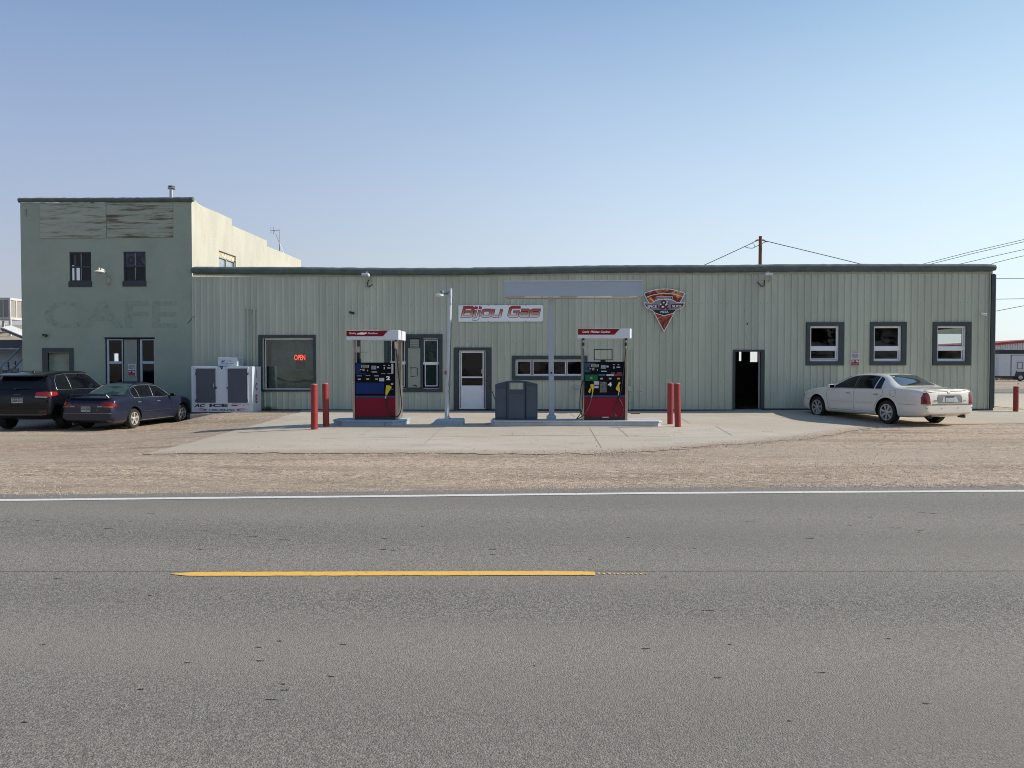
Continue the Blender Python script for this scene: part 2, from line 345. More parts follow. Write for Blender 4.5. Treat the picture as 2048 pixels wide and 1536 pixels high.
for u,v,l in ck:
    a = gp(u-l/2,v); b = gp(u+l/2,v+random.uniform(-.6,1.2)); k = 7; top_ = []; bo_ = []
    for i in range(k+1):
        t = i/k; p = a.lerp(b,t); h = .0075*math.sin(math.pi*min(.98,max(.02,t)))*random.uniform(.4,1.2)*(a.y/6)**.5; top_.append((p.x,p.y+h+random.uniform(-.004,.004),.0085)); bo_.append((p.x,p.y-h,.0085))
    m.add(bo_+top_, [(i,i+1,k+2+i,k+1+i) for i in range(k)])
struct('road_cracks', m, M('crack_dark', (.035,.032,.03), .95))
# the side street beyond the right-hand corner
m = MB(); 
def gq(m, x0,x1,y0,y1,z): m.quad((x0,y0,z),(x1,y0,z),(x1,y1,z),(x0,y1,z))
gq(m, 17.6, 160, 44, 53.5, .09); struct('side_street', m, asphalt)
m = MB(); gq(m, 17.6,160,44.3,44.65,.096); gq(m,17.6,160,51.6,52.0,.096); struct('side_street_line', m, MC.get('wp') or bpy.data.materials['white_road_paint'])
# loose stones on slab edge and shoulder: uncountable
m = MB()
def stone(x, y, s, z):
    vs = []
    for k in range(5):
        w = k*1.2566+random.uniform(-.3,.3); vs.append((x+s*math.cos(w)*random.uniform(.7,1.2), y+s*math.sin(w)*random.uniform(.7,1.2), z-.003))
    vs.append((x+random.uniform(-.3,.3)*s, y+random.uniform(-.3,.3)*s, z+s*random.uniform(.5,.9)))
    m.add(vs, [(k,(k+1)%5,5) for k in range(5)], random.choice([0,0,1,2]))
eds = [(gp(1180,908),gp(1300,903)),(gp(1300,903),gp(1534,886)),(gp(1534,886),gp(1775,852)),(gp(760,907),gp(1180,908)),(gp(287,909),gp(760,907)),(gp(1534,886),gp(1629,876))]
for (a,b),n in zip(eds,(420,700,520,360,240,300)):
    for _ in range(n):
        p = a.lerp(b, random.random()); d = random.gauss(0,.28); x = p.x; y = p.y+abs(d)*(1 if random.random()<.7 else -1); stone(x,y,random.uniform(.007,.017),g(x,y)+.011)
for _ in range(500):
    p = gp(random.uniform(300,1900), random.uniform(845,905)); stone(p.x,p.y,random.uniform(.008,.02),p.z+.011)
for a, b in zip(edge[1:-1], edge[2:-1]):
    for _ in range(420):
        p = a.lerp(b, random.random()); stone(p.x, p.y+random.gauss(.05,.12), random.uniform(.004,.011), .008)
for _ in range(2600):
    p = gp(random.uniform(-40,2090), random.uniform(870,980)); stone(p.x,p.y,random.uniform(.007,.015),p.z+.002)
struct('gravel_stones', m, [M('stone_tan',(.42,.33,.25),.9,vs=8,var=.3), M('stone_grey',(.26,.22,.19),.9,vs=8,var=.3), M('stone_pale',(.5,.46,.4),.9,vs=8,var=.3)], kind='stuff')
# pale slab under the ice freezer
m = MB(); a = px(385,826,25.75); b = px(512,826,25.75)
for k in range(7):
    x0 = a.x+(b.x-a.x)*k/7; x1 = a.x+(b.x-a.x)*(k+1)/7-.015; m.box(x0,x1,25.55+random.uniform(-.03,.03),26.9,-.4,-.035+random.uniform(-.01,.005))
struct('slab_step', m, concrete, bevel=.01)
# ---------------------------------------------------------------- sun, sky, camera
sd = Vector((1.5,.2,1.0)).normalized()
su = bpy.data.lights.new('sun','SUN'); su.energy = 3.1; su.angle = R(.6); su.color = (1,.93,.82)
so = bpy.data.objects.new('sun', su); C.objects.link(so); so.rotation_euler = sd.to_track_quat('Z','Y').to_euler(); so.location = (10,0,20)
w = bpy.data.worlds.new('World'); bpy.context.scene.world = w; w.use_nodes = True; nt = w.node_tree
bg = nt.nodes['Background']; sk = nt.nodes.new('ShaderNodeTexSky'); sk.sky_type = 'NISHITA'; sk.sun_disc = False
sk.sun_elevation = math.asin(sd.z); sk.sun_rotation = math.atan2(sd.x, sd.y)
sk.air_density = 1.0; sk.dust_density = 1.0; sk.ozone_density = 1.0; sk.altitude = 1400
wn = nt.nodes; wk = nt.links; tcw = wn.new('ShaderNodeTexCoord')      # thin dusty haze low in the sky, paler towards the sun
spx = wn.new('ShaderNodeSeparateXYZ'); wk.new(tcw.outputs['Generated'], spx.inputs[0])
rz = wn.new('ShaderNodeMapRange'); rz.inputs[1].default_value = 0; rz.inputs[2].default_value = .47; rz.inputs[3].default_value = .95; rz.inputs[4].default_value = .0
wk.new(spx.outputs[2], rz.inputs[0])
dt = wn.new('ShaderNodeVectorMath'); dt.operation = 'DOT_PRODUCT'; wk.new(tcw.outputs['Generated'], dt.inputs[0]); dt.inputs[1].default_value = sd
ra = wn.new('ShaderNodeMapRange'); ra.inputs[1].default_value = -.3; ra.inputs[2].default_value = .62; wk.new(dt.outputs['Value'], ra.inputs[0])
hz = wn.new('ShaderNodeMix'); hz.data_type = 'RGBA'; hz.inputs[6].default_value = (2.4,2.2,2.4,1); hz.inputs[7].default_value = (4.3,4.65,4.85,1); wk.new(ra.outputs[0], hz.inputs[0])
mw = wn.new('ShaderNodeMix'); mw.data_type = 'RGBA'; wk.new(rz.outputs[0], mw.inputs[0]); tn = wn.new('ShaderNodeMix'); tn.data_type = 'RGBA'; tn.blend_type = 'MULTIPLY'; tn.inputs[0].default_value = 1; wk.new(sk.outputs[0], tn.inputs[6]); rb = wn.new('ShaderNodeMapRange'); rb.inputs[1].default_value = -.19; rb.inputs[2].default_value = .70; wk.new(dt.outputs['Value'], rb.inputs[0]); tr_ = wn.new('ShaderNodeValToRGB'); wk.new(rb.outputs[0], tr_.inputs[0]); tr_.color_ramp.elements[0].color = (.74,.85,.92,1); tr_.color_ramp.elements[1].color = (.88,.97,.87,1); te = tr_.color_ramp.elements.new(.54); te.color = (1,1.06,1.03,1); wk.new(tr_.outputs[0], tn.inputs[7]); wk.new(tn.outputs[2], mw.inputs[6]); wk.new(hz.outputs[2], mw.inputs[7])
wk.new(mw.outputs[2], bg.inputs[0]); bg.inputs[1].default_value = .11
cam = bpy.data.cameras.new('camera'); co = bpy.data.objects.new('camera', cam); C.objects.link(co); bpy.context.scene.camera = co
cam.sensor_fit = 'HORIZONTAL'; cam.sensor_width = 36; cam.lens = 36*FOC/2048; cam.clip_end = 3000; cam.clip_start = .05
co.location = (0,0,EYE); co.rotation_euler = Matrix((Rv, Uv, -Fv)).transposed().to_euler()
bpy.context.scene.render.engine = 'CYCLES'; bpy.context.scene.cycles.filter_width = 1.0; bpy.context.scene.cycles.use_denoising = True
vs_ = bpy.context.scene.view_settings; vs_.view_transform = 'Standard'; vs_.look = 'None'; vs_.exposure = .81; vs_.gamma = 1
# ---------------------------------------------------------------- materials of the place
siding_m = M('sage_siding', (.465,.49,.40), .33, var=.10, vs=1.2, stretch=(1.5,1,.25), bump=.05, bs=6, dirt=(.41,.43,.35), dirt_s=2.2, dirt_t=(.56,.75))
sn = siding_m.node_tree; sb = sn.nodes['Principled BSDF']; src = sb.inputs['Base Color'].links[0].from_socket     # each sheet of siding has faded a little differently
stc = sn.nodes.new('ShaderNodeTexCoord'); ssx = sn.nodes.new('ShaderNodeSeparateXYZ'); sn.links.new(stc.outputs['Object'], ssx.inputs[0])
sm1 = sn.nodes.new('ShaderNodeMath'); sm1.operation = 'SNAP'; sm1.inputs[1].default_value = .906; sn.links.new(ssx.outputs[0], sm1.inputs[0])
swn = sn.nodes.new('ShaderNodeTexWhiteNoise'); swn.noise_dimensions = '1D'; sn.links.new(sm1.outputs[0], swn.inputs['W'])
smr = sn.nodes.new('ShaderNodeMapRange'); smr.inputs[3].default_value = .94; smr.inputs[4].default_value = 1.06; sn.links.new(swn.outputs[0], smr.inputs[0])
smx = sn.nodes.new('ShaderNodeMix'); smx.data_type = 'RGBA'; smx.blend_type = 'MULTIPLY'; smx.inputs[0].default_value = 1; sn.links.new(src, smx.inputs[6]); sn.links.new(smr.outputs[0], smx.inputs[7]); sn.links.new(smx.outputs[2], sb.inputs['Base Color'])
rib_hi = M('siding_rib', (.36,.41,.33), .45, var=.06)
screw_m = M('screw', (.20,.21,.18), .6)
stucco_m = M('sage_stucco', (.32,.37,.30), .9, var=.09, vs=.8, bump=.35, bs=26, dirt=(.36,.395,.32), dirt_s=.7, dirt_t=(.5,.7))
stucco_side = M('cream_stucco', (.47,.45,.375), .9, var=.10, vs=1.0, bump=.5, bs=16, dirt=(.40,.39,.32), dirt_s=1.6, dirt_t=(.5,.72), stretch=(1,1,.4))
trim_m = M('slate_trim', (.042,.057,.060), .6, var=.15, vs=4)
roll_m = M('foam_coping', (.088,.118,.115), .75, var=.25, vs=3, bump=.4, bs=14)
lt_trim = M('pale_trim', (.34,.34,.29), .6)
vinyl = M('white_vinyl', (.76,.77,.79), .4, var=.04)
dark_in = M('dark_interior', (.045,.042,.04), .9)
glass = Mglass('window_glass', (.6,.63,.63), .0)
glass_t = Mglass('teal_window_glass', (.7,.8,.76), .05, base=(.05,.10,.08,.15))
glass_g = Mglass('green_window_glass', (.4,.5,.47), .0, base=(.035,.065,.06,.5))
metal = M('galvanised', (.45,.46,.47), .35, metal=.8, var=.1)
steel = M('brushed_steel', (.40,.36,.32), .32, metal=.75, var=.12, vs=3)
blackm = M('black_plastic', (.012,.012,.014), .35)
rubber = M('black_rubber', (.01,.01,.01), .5, var=.1)
white = M('white_paint', (.72,.73,.74), .4, var=.03)
whitelet = M('white_lettering', (.9,.9,.9), .5, var=.02)
navylet = M('navy_lettering', (.012,.016,.06), .5)
redlet = M('red_lettering', (.42,.02,.02), .5)
WY = 27.0
def cell_wall(m, xs_, zs_, holes, yf, mi=0):
    for i in range(len(xs_)-1):
        for k in range(len(zs_)-1):
            cx = (xs_[i]+xs_[i+1])/2; cz = (zs_[k]+zs_[k+1])/2
            if xs_[i+1]-xs_[i] < 1e-5 or zs_[k+1]-zs_[k] < 1e-5: continue
            if any(h[0] < cx < h[1] and h[2] < cz < h[3] for h in holes): continue
            y0 = yf(xs_[i]); y1 = yf(xs_[i+1]); q = mi
            if abs(y0-y1) > .004 or max(y0,y1) < WY-.015: q = mi+1 if len_m2 else mi
            m.quad((xs_[i],y0,zs_[k]),(xs_[i+1],y1,zs_[k]),(xs_[i+1],y1,zs_[k+1]),(xs_[i],y0,zs_[k+1]), q)
def hole(u0,v0,u1,v1,Y=WY): a = px(u0,v1,Y); b = px(u1,v0,Y); return (a.x,b.x,a.z,b.z)
# ================================================================ long low store
XL = px(385,700,WY).x; XRt = px(1983,700,WY).x; ZB = -.05
store = Thing('store_building', 'long low store building with sage green ribbed metal siding and dark rolled coping', 'building', (2,WY,0))
H = {'open': hole(524,675,627,779), 'trip': hole(777,676,878,777), 'door': hole(917,700,972,819), 'low': hole(1031,719,1166,752), 'gar': hole(1470,703,1522,818.5),
     'r1': hole(1619,652,1678,723), 'r2': hole(1746,652,1803,723), 'r3': hole(1872.5,652,1932,723)}
pitch = (px(1990,700,WY).x-px(385,700,WY).x)/124.0
topz = px(1100,549.5,WY).z
rx = []
xsw = set([XL,XRt]); ribs = []
x = XL+.12
while x < XRt-.1: ribs.append(x); x += pitch
prof = [(-.034,0),(-.014,-.036),(.006,-.036),(.040,0)]
for r in ribs:
    for d,_ in prof: xsw.add(r+d)
for h in H.values(): xsw.add(h[0]); xsw.add(h[1])
xsw = sorted(xsw)
def yrib(x):
    k = round((x-ribs[0])/pitch); k = max(0,min(len(ribs)-1,k)); d = x-ribs[k]
    return WY-.036*(0 if d < -.0339 or d > .0399 else min(1,(d+.034)/.020,(.040-d)/.034))
zsw = sorted(set([ZB,topz]+[h[2] for h in H.values()]+[h[3] for h in H.values()]))
len_m2 = True
m = MB(); cell_wall(m, xsw, zsw, H.values(), yrib)
for zz in (1.05,2.45,3.75):          # screw heads
    for r in ribs:
        for dx in (.06,):
            X = r+dx
            if any(h[0]-.1 < X < h[1]+.1 and h[2]-.1 < zz < h[3]+.1 for h in H.values()): continue
            m.box(X-.009,X+.009,WY-.008,WY-.0,zz-.009,zz+.009,2)
# a lap joint and side wall
m.box(px(705,704,WY).x,px(735,704,WY).x,WY-.0275,WY-.0265,px(720,705,WY).z,px(720,704.3,WY).z,2)
store.part('siding', m, [siding_m, siding_m, screw_m])
# rear shell: side wall, back wall with openings, roof, floor
BY = 39.0
Bh = [(px(1868,690,BY).x,px(1930,690,BY).x,px(1900,693,BY).z,px(1900,668,BY).z),
      (px(1478.2,700,BY).x,px(1482.5,700,BY).x,px(1480,722,BY).z,px(1480,700,BY).z),
      (px(1500.5,700,BY).x,px(1524,700,BY).x,px(1510,724,BY).z,px(1510,700,BY).z)]
bx_ = sorted(set([XL,XRt]+[h[0] for h in Bh]+[h[1] for h in Bh])); bz_ = sorted(set([ZB,4.7]+[h[2] for h in Bh]+[h[3] for h in Bh]))
len_m2 = False
m = MB(); cell_wall(m, bx_, bz_, Bh, lambda x: BY)
m.box(XRt-.02,XRt,WY+.03,28.75,ZB,4.75); m.box(XRt-.02,XRt,31.0,BY,ZB,4.75); m.box(XRt-.02,XRt,28.75,31.0,ZB,2.30); m.box(XRt-.02,XRt,28.75,31.0,2.98,4.75); store.part('shell_wall', m, siding_m)
m = MB(); m.box(XL,XRt,WY+.06,BY+.1,4.60,4.66); store.part('roof', m, M('tar_roof',(.12,.12,.12),.9))
m = MB(); m.quad((XL,WY+.06,.04),(XRt,WY+.06,.04),(XRt,BY,.04),(XL,BY,.04))
m.box(XL+.02,XRt-.03,WY+.22,WY+.24,4.5,4.59)
for xx in (px(900,700,WY).x-.9, px(1010,700,WY).x, px(1400,700,WY).x, px(1600,700,WY).x+2.2): m.box(xx,xx+.1,WY+.12,BY-.3,.05,4.58)  # partition walls added to keep the rooms dark
store.part('interior', m, dark_in)
# dark things standing in the workshop and shop, seen as shapes against the rear openings
def dome(c, r, n=16):
    mm = MB(); mm.lathe(c, [(r,0),(r,.9),(r*.9,r*.55+.9),(r*.6,r*.85+.9),(.01,r+.9)], n=n); return mm
# coping roll
m = MB(); P = []
key = [(382,540.5),(480,541),(620,541.5),(760,543),(900,543),(1040,541),(1180,538.5),(1300,537.5),(1420,537.5),(1560,536),(1700,535.5),(1850,535.5),(1992,535.5)]
for k in range(160):
    u = 384+(1990-384)*k/159; v = np.interp(u, [a for a,b in key], [b for a,b in key])+random.uniform(-.25,.25); P.append(px(u,v,26.93))
rr = [.130+random.uniform(-.006,.006) for _ in P]; rr[0] = .10; rr[-1] = .10
m.tube(P, rr, 14); store.part('coping', m, roll_m, smooth=True, auto=60)
m = MB(); Pt = [px(387,549.5,WY),px(760,551.5,WY),px(900,551,WY),px(1180,547.5,WY),px(1420,546.5,WY),px(1984,544.5,WY)]
for a,b in zip(Pt,Pt[1:]): m.prism([(a.x,WY-.045,a.z-.035),(b.x,WY-.045,b.z-.035),(b.x,WY-.045,b.z+.08),(a.x,WY-.045,a.z+.08)],(0,.03,0))
store.part('eave_trim', m, lt_trim)
m = MB(); a = px(1978,700,WY-.05); m.box(a.x,a.x+.03,WY-.05,WY+.02,.0,px(1980,545,WY).z); a2 = px(1981,700,WY-.05)
m2 = MB(); m2.box(a2.x+.005,a2.x+.11,WY-.06,WY+.10,-.02,4.72); m2.tube([(a2.x+.13,WY-.03,4.7),(a2.x+.13,WY-.03,.15)],.035,8)
store.part('corner_flashing', m, lt_trim); store.part('corner_trim', m2, trim_m)
m = MB(); m.box(XL,px(917,720,WY).x-.0,WY-.055,WY+.05,-.4,px(600,818.5,WY).z); m.box(px(972,720,WY).x,px(1467,720,WY).x,WY-.055,WY+.05,-.2,px(1200,818.5,WY).z); m.box(px(1525,720,WY).x,XRt,WY-.055,WY+.05,-.2,px(1700,817,WY).z)
store.part('sill_board', m, M('dark_base', (.05,.06,.06), .8))
def window(bld, outer, frame, sashes, label=None, Y=WY, wmat=None, gmat=None, fy=.05, tb=None, tdep=.055, rail=None, frame_w=.045, name='window'):
    """trim ring > frame (white vinyl) > panes"""
    o = hole(*outer, Y=Y); f = hole(*frame, Y=Y)
    m = MB(); 
    m.box(o[0],o[1],Y-tdep,Y+.05,f[3],o[3]); m.box(o[0],o[1],Y-tdep,Y+.05,o[2],f[2]); m.box(o[0],f[0],Y-tdep,Y+.05,f[2],f[3]); m.box(f[1],o[1],Y-tdep,Y+.05,f[2],f[3])
    w = bld.part(name, m, wmat or trim_m, label=label)
    fr_ = MB(); gls = []; yy = Y+fy
    fr_.ring(f[0],f[1],f[2],f[3],frame_w,yy-.03,yy+.04)
    for s in sashes:
        q = hole(*s, Y=Y); fr_.ring(q[0]-.03,q[1]+.03,q[2]-.03,q[3]+.03,.03,yy-.015,yy+.03)
        gls.append(MB().quad((q[0],yy+.01,q[2]),(q[1],yy+.01,q[2]),(q[1],yy+.01,q[3]),(q[0],yy+.01,q[3])))
    if rail:
        for r in rail: q = hole(*r, Y=Y); fr_.box(q[0],q[1],yy-.035,yy+.035,q[2],q[3])
    bld.part('frame', fr_, vinyl, parent=w); [bld.part('pane', g_, gmat or glass, parent=w) for g_ in gls]; return w
# big window with the OPEN sign
w = window(store, (518.5,670,631.5,783), (525,675.5,626.5,779), [(531,679,625,777)], gmat=glass_t, fy=.09, frame_w=.03)
m = MB(); m.tube([px(526.5,676,WY+.0),px(526.5,778,WY+.0)], .03, 8); m.tube([px(526,675.5,WY+.0),px(627,675.5,WY+.0)], .018, 8); store.part('blind_tube', m, lt_trim, parent=w)
m = MB(); a = hole(531,679,625,777); m.quad((a[0],WY+.6,a[2]-.2),(a[1]+.4,WY+.6,a[2]-.2),(a[1]+.4,WY+.6,a[3]+.1),(a[0],WY+.6,a[3]+.1)); store.part('reflection_panel', m, M('reflection_green',(.22,.33,.27),.8,var=.35,vs=2.2), parent=w)  # green panel added behind the glass in place of the reflected street
# three-light window
w = window(store, (769.5,668.5,885,784), (777,676,878,777), [(783,682,808,723),(785,729,807,772),(849,681,874,724),(851,730,873,771)], gmat=glass_g, fy=.05, rail=[(779,723,811,728.5),(846,724,877,729)], frame_w=.02)
m = MB(); m.bp(811,676,846,777,WY-.015,WY+.06); m.bp(777,676,780,777,WY-.015,WY+.06); m.bp(877,676,878.5,777,WY-.015,WY+.06); store.part('mullion', m, trim_m, parent=w)
m = MB(); m.bp(816,696,840.5,775,WY-.04,WY-.015); m.bp(820,679,837,695,WY-.12,WY-.015)
hl = M('ink_marks',(.06,.05,.04),.8)
c = [px(833,735.5,0).xz] if False else None
for pts in ([(835,735.5),(835,751)],[(821,734),(824,736),(829,735),(832,736),(834.5,736)],[(821,751.5),(823,753.5),(828,752.5),(833,752)],[(822,735),(822,750)]):
    m.tube([px(u,v,WY-.043) for u,v in pts], .010, 4, mi=1)
for k in range(4): m.box(px(820.5,720,WY-.12).x,px(836.5,720,WY-.12).x,WY-.128,WY-.12,px(828,682+k*3.6,WY).z-.012,px(828,682+k*3.6,WY).z,1)
m.tube([px(827,772,WY-.05),px(830,770,WY-.05),px(834,773,WY-.05)],.02,5,mi=1)
store.part('vent_panel', m, [M('sage_panel',(.30,.33,.27),.6), hl], label='pale sage blanking panel with a small louvred vent above it')
# white entrance door
w = MB(); h = hole(917,700,972,819)
w.box(px(907.5,720,WY).x,h[0],WY-.055,WY+.05,px(945,819,WY).z,px(945,700,WY).z); w.box(h[1],px(982.5,720,WY).x,WY-.055,WY+.05,px(945,819,WY).z,px(945,700,WY).z); w.box(px(907.5,720,WY).x,px(982.5,720,WY).x,WY-.055,WY+.05,px(945,700,WY).z,px(945,695,WY).z)
w.box(h[0]-.1,h[1]+.1,WY-.08,WY+.3,-.05,px(945,819,WY).z-.0)
df = store.part('door_frame', w, trim_m)
m = MB(); y = WY+.04; D = hole(918,701,971,818)
m.ring(D[0],D[1],D[2],D[3],.03,y-.03,y+.05)
gu = hole(923.5,705.5,965,753); gl_ = hole(923.5,756,965,771); b = hole(921,703,967.5,817.5)
m.box(b[0],gu[0],y-.01,y+.03,b[2],b[3]); m.box(gu[1],b[1],y-.01,y+.03,b[2],b[3]); m.box(gu[0],gu[1],y-.01,y+.03,gu[3],b[3]); m.box(gu[0],gu[1],y-.01,y+.03,gl_[3],gu[2]); m.box(gu[0],gu[1],y-.01,y+.03,b[2],gl_[2])
dr = store.part('door', m, vinyl, label='white entrance door with a glazed upper half')
for q in (gu,gl_): m = MB(); m.quad((q[0],y+.012,q[2]),(q[1],y+.012,q[2]),(q[1],y+.012,q[3]),(q[0],y+.012,q[3])); store.part('door_pane', m, glass, parent=dr)
m = MB(); m.tube([px(963.5,738,WY-.03),px(963.5,747,WY-.03)],.014,6); m.box(px(962.5,720,WY).x,px(965,720,WY).x,WY-.03,WY+.03,px(964,747,WY).z,px(964,738,WY).z); store.part('door_handle', m, metal)
m = MB(); m.tube([px(967.5,753,WY-.02),px(967.5,768,WY-.02)],.01,5); store.part('door_closer', m, metal)
# strip window
w = window(store, (1024,711.5,1174,760), (1031,719,1166,752), [(1035,723,1061,748),(1067,723,1130,748),(1135,723,1162,748)], fy=.03, frame_w=.03)
# workshop doorway, open
w = MB(); w.box(px(1465,720,WY).x,px(1470,720,WY).x,WY-.055,WY+.08,px(1495,820,WY).z,px(1495,703.5,WY).z); w.box(px(1521.5,720,WY).x,px(1528,720,WY).x,WY-.055,WY+.08,px(1495,820,WY).z,px(1495,703.5,WY).z); w.box(px(1465,720,WY).x,px(1528,720,WY).x,WY-.055,WY+.08,px(1495,703.5,WY).z,px(1495,699.5,WY).z)
w.box(px(1469,720,WY).x,px(1522.5,720,WY).x,WY-.10,WY-.036,-.02,px(1495,818.5,WY).z-.0,1)
store.part('doorway_frame', w, [trim_m, M('worn_sill',(.2,.21,.21),.6)])
m = MB(); a = px(1517.2,704.5,WY+.05); b = px(1521,817,WY+.05); m.prism([(a.x,WY+.05,b.z),(a.x+.045,WY+.05,b.z),(a.x+.045+.27,WY+.95,b.z),(a.x+.27,WY+.95,b.z)][::-1],(0,0,a.z-b.z)); store.part('open_door', m, M('grey_door_edge',(.36,.35,.35),.6), label='grey door swung open into the dark workshop')
# three square windows on the right
for (o,f,s1,s2,rl) in (((1611.3,644.4,1687,730.8),(1619,652,1677.5,722.5),(1622,656,1673,692),(1622.5,701.5,1671,717),(1620,692.5,1676.5,701)),
                    ((1738.8,644,1812.4,730.8),(1746,652,1802.5,722.5),(1748,656,1797.5,692),(1748,701.5,1796,717.5),(1747,692.5,1802,700.5)),
                    ((1864,644,1941,730.8),(1872.5,652,1931.5,722.5),(1874,656,1925.5,692),(1874,701.5,1924,717.5),(1873,693,1931,700.5))):
    window(store, o, f, [s1,s2], rail=[rl], fy=.05, frame_w=.055)
# ================================================================ two-storey stucco cafe
cafe = Thing('cafe_building', 'tall two-storey green stucco building with boarded parapet sign and faded lettering', 'building', (-15,WY+.03,0))
CY = WY+.03; CX0 = px(43.5,620,CY).x; CX1 = XL
Hc = {'w1': hole(139,504,182,574,CY), 'w2': hole(247,503,291,573,CY), 'dr': hole(98,706,139,800,CY), 'dw': hole(211,675,308.7,800,CY)}
ctop = px(385,403,CY).z; ctl = px(42,404,CY).z
xz = sorted(set([CX0,CX1]+[h[0] for h in Hc.values()]+[h[1] for h in Hc.values()])); zz = sorted(set([-.4,ctop]+[h[2] for h in Hc.values()]+[h[3] for h in Hc.values()]))
len_m2 = False
m = MB(); cell_wall(m, xz, zz, Hc.values(), lambda x: CY)
for h in Hc.values():   # reveals
    d = .18
    m.quad((h[0],CY,h[2]),(h[0],CY,h[3]),(h[0],CY+d,h[3]),(h[0],CY+d,h[2])); m.quad((h[1],CY,h[3]),(h[1],CY,h[2]),(h[1],CY+d,h[2]),(h[1],CY+d,h[3]))
    m.quad((h[0],CY,h[3]),(h[1],CY,h[3]),(h[1],CY+d,h[3]),(h[0],CY+d,h[3])); m.quad((h[1],CY,h[2]),(h[0],CY,h[2]),(h[0],CY+d,h[2]),(h[1],CY+d,h[2]))
# left side wall
for ya,yb,za,zb in ((CY,29.95,-.4,ctop),(29.95,30.55,-.4,4.85),(29.95,30.55,5.6,ctop),(30.55,32.8,-.4,ctop),(32.8,33.3,-.4,1.6),(32.8,33.3,2.15,ctop),(33.3,39.6,-.4,ctop-.3)):
    m.quad((CX0,yb,za),(CX0,ya,za),(CX0,ya,zb),(CX0,yb,zb))
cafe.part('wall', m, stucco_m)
# right side wall with stepped top, seen lit by the sun
yA = lambda u: 27.03*(385-1087)/(u-1087)
def sz(u, v): return px(u, v, yA(u)).z
top = [(CY,px(385,394,CY).z),(CY+.25,sz(391,400)+.02),(CY+.6,sz(400,408)),(yA(412),sz(412,414.5)),(yA(440),sz(440,426)),(yA(466.5),sz(466.5,438)),(yA(467),sz(467,451)),(yA(500),sz(500,465)),(yA(536.5),sz(536.5,481)),(yA(537),sz(537,492.5)),(yA(570),sz(570,505.5)),(yA(605.5),sz(605.5,520.5))]
h = (yA(439.5), yA(474), sz(457,545), sz(439.5,500.5)); y_end = top[-1][0]
m = MB()
def topz_at(y): return float(np.interp(y, [a for a,b in top], [b for a,b in top]))
ysx = sorted(set([a for a,b in top]+[h[0],h[1]]))
for a,b in zip(ysx, ysx[1:]):
    if b-a < 1e-4: continue
    ta = topz_at(a+1e-4); tb_ = topz_at(b-1e-4)
    if h[0]-1e-4 <= a and b <= h[1]+1e-4:
        m.quad((CX1,a,-.4),(CX1,b,-.4),(CX1,b,h[2]),(CX1,a,h[2])); m.quad((CX1,a,h[3]),(CX1,b,h[3]),(CX1,b,tb_),(CX1,a,ta))
    else: m.quad((CX1,a,-.4),(CX1,b,-.4),(CX1,b,tb_),(CX1,a,ta))
    m.quad((CX1,a,ta),(CX1,b,tb_),(CX1-.25,b,tb_),(CX1-.25,a,ta))
    m.quad((CX1-.25,a,ta),(CX1-.25,b,tb_),(CX1-.25,b,ta-.9),(CX1-.25,a,ta-.9))
for i in range(len(top)-1):
    if top[i+1][0]-top[i][0] < .2 and top[i][1]-top[i+1][1] > .1:
        m.quad((CX1,top[i+1][0],top[i+1][1]),(CX1-.25,top[i+1][0],top[i+1][1]),(CX1-.25,top[i][0],top[i][1]),(CX1,top[i][0],top[i][1]))
m.quad((CX1,y_end,-.4),(CX1-.25,y_end,-.4),(CX1-.25,y_end,top[-1][1]),(CX1,y_end,top[-1][1]))
d = .2
for q in (((h[0],h[2]),(h[0],h[3])),((h[1],h[3]),(h[1],h[2])),((h[0],h[3]),(h[1],h[3]))):
    m.quad((CX1,q[0][0],q[0][1]),(CX1,q[1][0],q[1][1]),(CX1-d,q[1][0],q[1][1]),(CX1-d,q[0][0],q[0][1]))
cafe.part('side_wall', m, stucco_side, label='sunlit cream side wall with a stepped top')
m = MB(); ym = (h[0]+h[1])/2; zt = sz(457,517)-.25
m.box(CX1-.10,CX1-.06,h[0],h[1],zt+.25,h[3],1); m.box(CX1-.12,CX1-.06,h[0],h[1],h[2],h[2]+.05)
for yy in (h[0],ym-.03,h[1]-.06): m.box(CX1-.12,CX1-.055,yy,yy+.06,h[2],zt+.25)
m.box(CX1-.12,CX1-.055,h[0],h[1],zt+.2,zt+.25)
w = cafe.part('side_window', m, [lt_trim, M('peeling_board',(.42,.33,.22),.9,var=.3,vs=9,dirt=(.55,.52,.4),dirt_s=8,dirt_t=(.48,.55))])
m = MB(); m.quad((CX1-.11,h[0],h[2]),(CX1-.11,h[1],h[2]),(CX1-.11,h[1],zt+.2),(CX1-.11,h[0],zt+.2)); cafe.part('pane', m, M('pale_reflection_glass',(.30,.33,.36),.1,spec=.8,var=.3,vs=3), parent=w)  # pane coloured pale grey-blue to stand for a reflection
# roof deck, rear wall, floors
m = MB(); m.box(CX0,CX1-.26,CY+.06,39.5,6.35,6.45); cafe.part('roof', m, MC['tar_roof'])
bh = [(px(146,545,36).x,px(161.5,545,36).x,px(150,563,36).z,px(150,527,36).z),(px(229,720,36).x,px(238,720,36).x,px(234,726,36).z,px(234,707,36).z)]
bx_ = sorted(set([CX0,CX1]+[q[0] for q in bh]+[q[1] for q in bh])); bz_ = sorted(set([-.4,6.4]+[q[2] for q in bh]+[q[3] for q in bh]))
m = MB(); cell_wall(m, bx_, bz_, bh, lambda x: 36.0); m.quad((CX0,CY+.2,3.4),(CX1,CY+.2,3.4),(CX1,36,3.4),(CX0,36,3.4)); m.quad((CX0,CY+.2,.0),(CX1,CY+.2,.0),(CX1,36,.0),(CX0,36,.0))
xd = px(215,720,CY).x
cafe.part('interior', m, dark_in)
